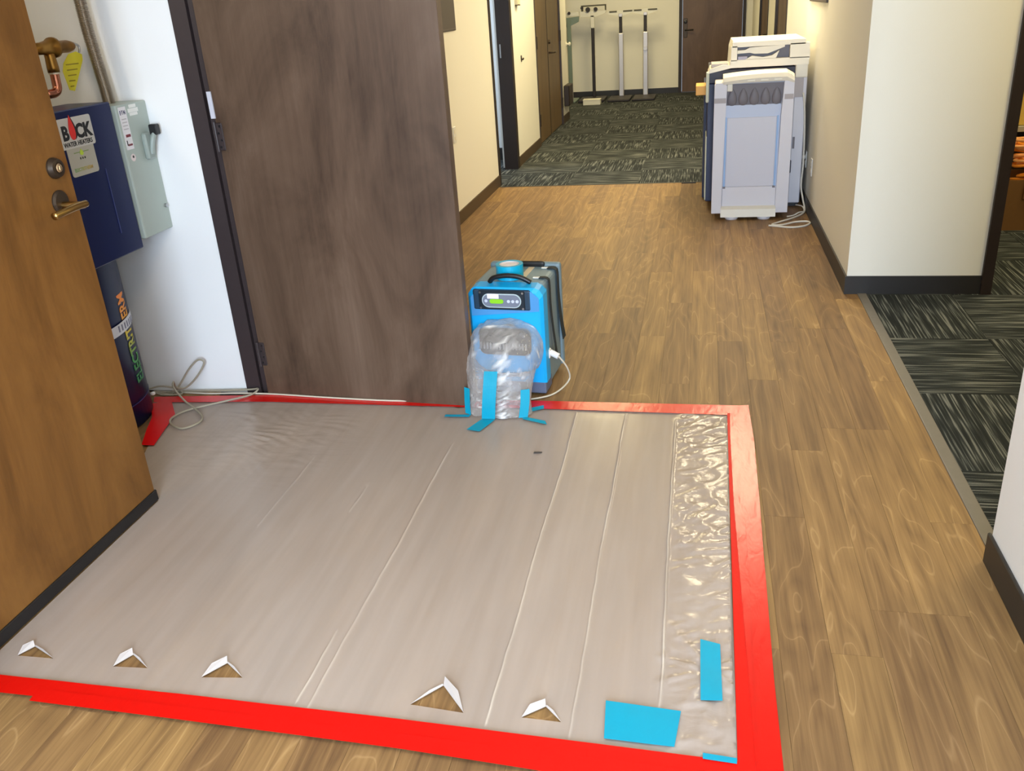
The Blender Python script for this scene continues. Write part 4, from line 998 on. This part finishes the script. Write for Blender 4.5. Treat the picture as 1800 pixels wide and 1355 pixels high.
t = thing('coat_hook', (XW, 9.04, 0.99), 'small dark hook on the yellow wall between doorway and double doors', 'hook')
obj('back_plate', box((XW, 9.02, 0.955), (XW+0.006, 9.06, 1.015), 0.002), M_BRONZE, t)
obj('prong', tube([(XW+0.004, 9.04, 0.985), (XW+0.018, 9.04, 0.975), (XW+0.024, 9.045, 0.99)], 0.007, 8, 4), M_BRONZE, t, smooth=True)
t = thing('card_reader', (XW, 8.93, 1.47), 'thin pale wall box beside the dark doorway jamb, high on the yellow wall', 'wall box')
obj('body', box((XW, 8.87, 1.475), (XW+0.03, 8.99, 1.64), 0.004), mat('reader_pale', (202, 196, 170), 0.5), t)
obj('bottom_cap', box((XW, 8.872, 1.468), (XW+0.032, 8.988, 1.476)), M_BRONZE, t)
t = thing('wall_unit', (XW, 12.03, 0.2), 'low dark and grey wall-hung unit past the far double doors', 'wall unit')
obj('body', box((XW, 11.84, 0.205), (XW+0.075, 12.20, 0.465), 0.01), M_FRAMEB, t)
obj('side_cover', box((XW+0.01, 12.205, 0.22), (XW+0.07, 12.262, 0.42), 0.004), mat('unit_grey', (178, 176, 182), 0.4), t)
t = thing('corner_knob', (XW, 12.25, 0.95), 'small round knob on the wall corner at the hallway end', 'knob')
bm = BM(); add_lathe(bm, (XW, 12.23, 0.95), [(0.03, 0), (0.03, 0.006), (0.012, 0.01), (0.012, 0.03), (0.026, 0.036), (0.022, 0.055), (0.008, 0.06)], 'X', 16); obj('body', bm, M_CREAM, t)

# ------------------------------------------------------------------ table legs leaning at the far wall
M_SILV = mat('leg_silver', (196, 192, 194), 0.38, metal=0.5); M_LEGB = mat('leg_black', (34, 26, 26), 0.5); M_LEGW = mat('leg_white', (214, 212, 204), 0.5)
M_LEGD = mat('bracket_dark', (70, 66, 50), 0.5)
def table_leg(x, y, label, knob=False):
    t = thing('far_table_leg', (x, y, 0), label, 'stand', 'silver table legs by the far wall')
    obj('foot', box((x-0.175, y-0.55, 0.0), (x+0.165, y+0.06, 0.035), 0.010, 2), M_LEGB, t)
    obj('column', box((x-0.038, y-0.03, 0.03), (x+0.038, y+0.03, 0.96), 0.010, 2), M_SILV, t)
    obj('inner_column', box((x-0.026, y-0.02, 0.95), (x+0.022, y+0.02, 1.215), 0.006), M_LEGB, t)
    cb = obj('crossbar', prism([(x-0.19, y-0.03, 1.275), (x-0.185, y-0.03, 1.235), (x-0.05, y-0.03, 1.205), (x+0.05, y-0.03, 1.205), (x+0.185, y-0.03, 1.245), (x+0.195, y-0.03, 1.290), (x, y-0.03, 1.283)], (0, 0.05, 0)), M_LEGW, t)
    for a, b in ((-0.17, -0.055), (0.04, 0.18)):
        obj('slot', box((x+a, y-0.034, 1.258), (x+b, y-0.029, 1.280)), M_LEGD, cb)
    obj('bracket', box((x-0.03, y-0.04, 1.19), (x+0.03, y+0.02, 1.24), 0.006), M_SILV, t)
    if knob: obj('crank', lathe((x, y-0.055, 0.72), [(0.03, 0), (0.034, 0.012), (0.02, 0.028)], 'Y', 14), M_SILV, t)
    return t
table_leg(-1.218, 14.55, 'silver table leg with plain column, middle one of three by the far wall')
table_leg(-0.842, 14.55, 'silver table leg with a knob, at the far wall nearest the door', True)
x, y = -1.652, 14.55
t = thing('far_table_leg', (x, y, 0), 'black table leg with a wide white head, left of the silver ones', 'stand')
obj('foot', box((x-0.20, y-0.50, 0.0), (x+0.20, y+0.06, 0.04), 0.010, 2), M_LEGB, t)
obj('column', box((x-0.024, y-0.025, 0.03), (x+0.024, y+0.025, 1.06), 0.006), M_LEGB, t)
obj('upper_column', box((x-0.030, y-0.03, 1.055), (x+0.030, y+0.03, 1.24), 0.006), M_LEGW, t)
obj('head', prism([(x-0.185, y-0.03, 1.225), (x+0.05, y-0.03, 1.215), (x+0.205, y-0.03, 1.262), (x+0.215, y-0.03, 1.300), (x-0.185, y-0.03, 1.300)], (0, 0.05, 0)), M_LEGW, t)
rl = obj('rail', multi([((x-0.17, y-0.03, 1.365), (x+0.215, y+0.02, 1.385)), ((x+0.195, y-0.03, 1.30), (x+0.215, y+0.02, 1.37)), ((x-0.17, y-0.02, 1.30), (x-0.14, y+0.02, 1.37))]), M_LEGD, t)
for dx, rr in ((-0.155, 0.022), (-0.065, 0.036), (0.055, 0.030)):
    obj('knob', lathe((x+dx, y-0.05, 1.322 if dx > -0.1 else 1.35), [(rr, 0), (rr, 0.03)], 'Y', 14), M_LEGB, t)
bx0 = thing('white_box', (-1.60, 13.82, 0), 'small white carton on the carpet in front of the black table leg', 'box')
obj('carton', box((-1.735, 13.74, 0), (-1.475, 13.90, 0.075), 0.003), mat('carton_white', (226, 222, 206), 0.6), bx0)
obj('lid', box((-1.738, 13.737, 0.068), (-1.472, 13.903, 0.080), 0.002), mat('carton_white', (226, 222, 206), 0.6), bx0)
M_TEAL = mat('teal_grey_metal', (112, 128, 120), 0.5)
t = thing('metal_table_leg', (-2.0, 14.5, 0), 'grey-green metal table leg with one post in the far left corner', 'stand')
obj('post', box((-2.045, 14.46, 0.02), (-1.985, 14.52, 1.2), 0.006), M_TEAL, t)
obj('foot', box((-2.06, 14.1, 0.0), (-1.90, 14.6, 0.03), 0.008), M_TEAL, t)
obj('brace', prism([(-2.05, 14.47, 1.09), (-1.98, 14.47, 1.11), (-1.86, 14.47, 1.16), (-1.85, 14.47, 1.235), (-2.05, 14.47, 1.225)], (0, 0.04, 0)), M_TEAL, t)
obj('top_rail', box((-2.30, 14.46, 1.24), (-1.85, 14.53, 1.30), 0.004), M_LEGW, t)
obj('clip', lathe((-2.0, 14.44, 1.29), [(0.022, 0), (0.022, 0.02)], 'Y', 12), M_LEGB, t)

# ------------------------------------------------------------------ right-hand room: shelf, carton, orange cords
sh = thing('storage_shelf', (2.45, 6.5, 0), 'dark brown open storage shelf with a grey board in the right-hand room', 'shelf')
M_SHF = mat('shelf_brown', (62, 46, 28), 0.6)
obj('back_panel', box((1.94, 6.70, 0), (2.96, 6.73, 1.9)), M_SHF, sh)
obj('side_panel', box((1.895, 6.25, 0), (1.94, 6.73, 1.9)), M_SHF, sh)
obj('side_panel', box((2.96, 6.25, 0), (3.0, 6.73, 1.9)), M_SHF, sh)
obj('board', box((1.945, 6.24, 0.537), (2.96, 6.70, 0.573), 0.003), mat('board_grey', (166, 160, 146), 0.5), sh)
obj('board', box((1.945, 6.26, 1.25), (2.96, 6.70, 1.285), 0.003), mat('board_grey', (166, 160, 146), 0.5), sh)
yb = thing('yellow_carton', (2.18, 6.45, 0.574), 'yellow carton on the grey board of the storage shelf', 'box')
obj('carton', box((1.985, 6.27, 0.574), (2.35, 6.62, 0.95), 0.004), mat('carton_yellow', (210, 176, 84), 0.6), yb)
obj('flap', box((1.983, 6.267, 0.90), (2.352, 6.623, 0.953), 0.003), mat('carton_yellow', (210, 176, 84), 0.6), yb)
bb = thing('cardboard_box', (2.07, 6.03, 0), 'brown cardboard box on the grey carpet holding orange cords', 'box')
M_CARD = mat('cardboard', (116, 80, 40), 0.75, var=0.06)
obj('carton', multi([((1.846, 5.85, 0), (1.856, 6.20, 0.31)), ((2.29, 5.85, 0), (2.30, 6.20, 0.31)), ((1.856, 5.85, 0), (2.29, 5.86, 0.31)), ((1.856, 6.19, 0), (2.29, 6.20, 0.31)), ((1.856, 5.86, 0), (2.29, 6.19, 0.01))]), M_CARD, bb)
obj('flap', box((1.95, 5.835, 0.20), (2.22, 5.848, 0.312)), M_CARD, bb)
random.seed(11)
M_OR = mat('orange_cord', (246, 152, 44), 0.45); M_OR2 = mat('salmon_cord', (250, 176, 112), 0.45)
for ci, (mm, lab) in enumerate(((M_OR, 'tangled orange extension cord piled in the cardboard box'), (M_OR2, 'paler salmon-orange extension cord looped over the orange pile'))):
    P = []; n_ = 44 if ci == 0 else 22
    for i in range(n_):
        a = i*1.9+random.uniform(-0.5, 0.5); q = i/n_; rr = random.uniform(0.09, 0.175) if q < 0.45 else random.uniform(0.13, 0.225)*(1.25-0.45*q)
        z = 0.05+0.47*q+random.uniform(-0.02, 0.02) if ci == 0 else 0.36+0.20*q+random.uniform(-0.02, 0.02)
        if z < 0.33: rr = min(rr, 0.165)
        P.append((2.07+rr*1.05*math.cos(a), 6.02+rr*0.85*math.sin(a), z))
    o = obj('extension_cord', tube(P, 0.0095, 8, 7), mm, smooth=True)
    tag(o, lab, 'cord')
# small dark scrap on the sheet
o = obj('paper_scrap', prism([(-0.560, 2.716, 0.009), (-0.532, 2.720, 0.009), (-0.530, 2.726, 0.009), (-0.558, 2.724, 0.009)], (0, 0, 0.003)), mat('scrap_grey', (70, 64, 60), 0.7))
tag(o, 'tiny dark scrap lying on the plastic sheet in front of the dehumidifier', 'scrap')
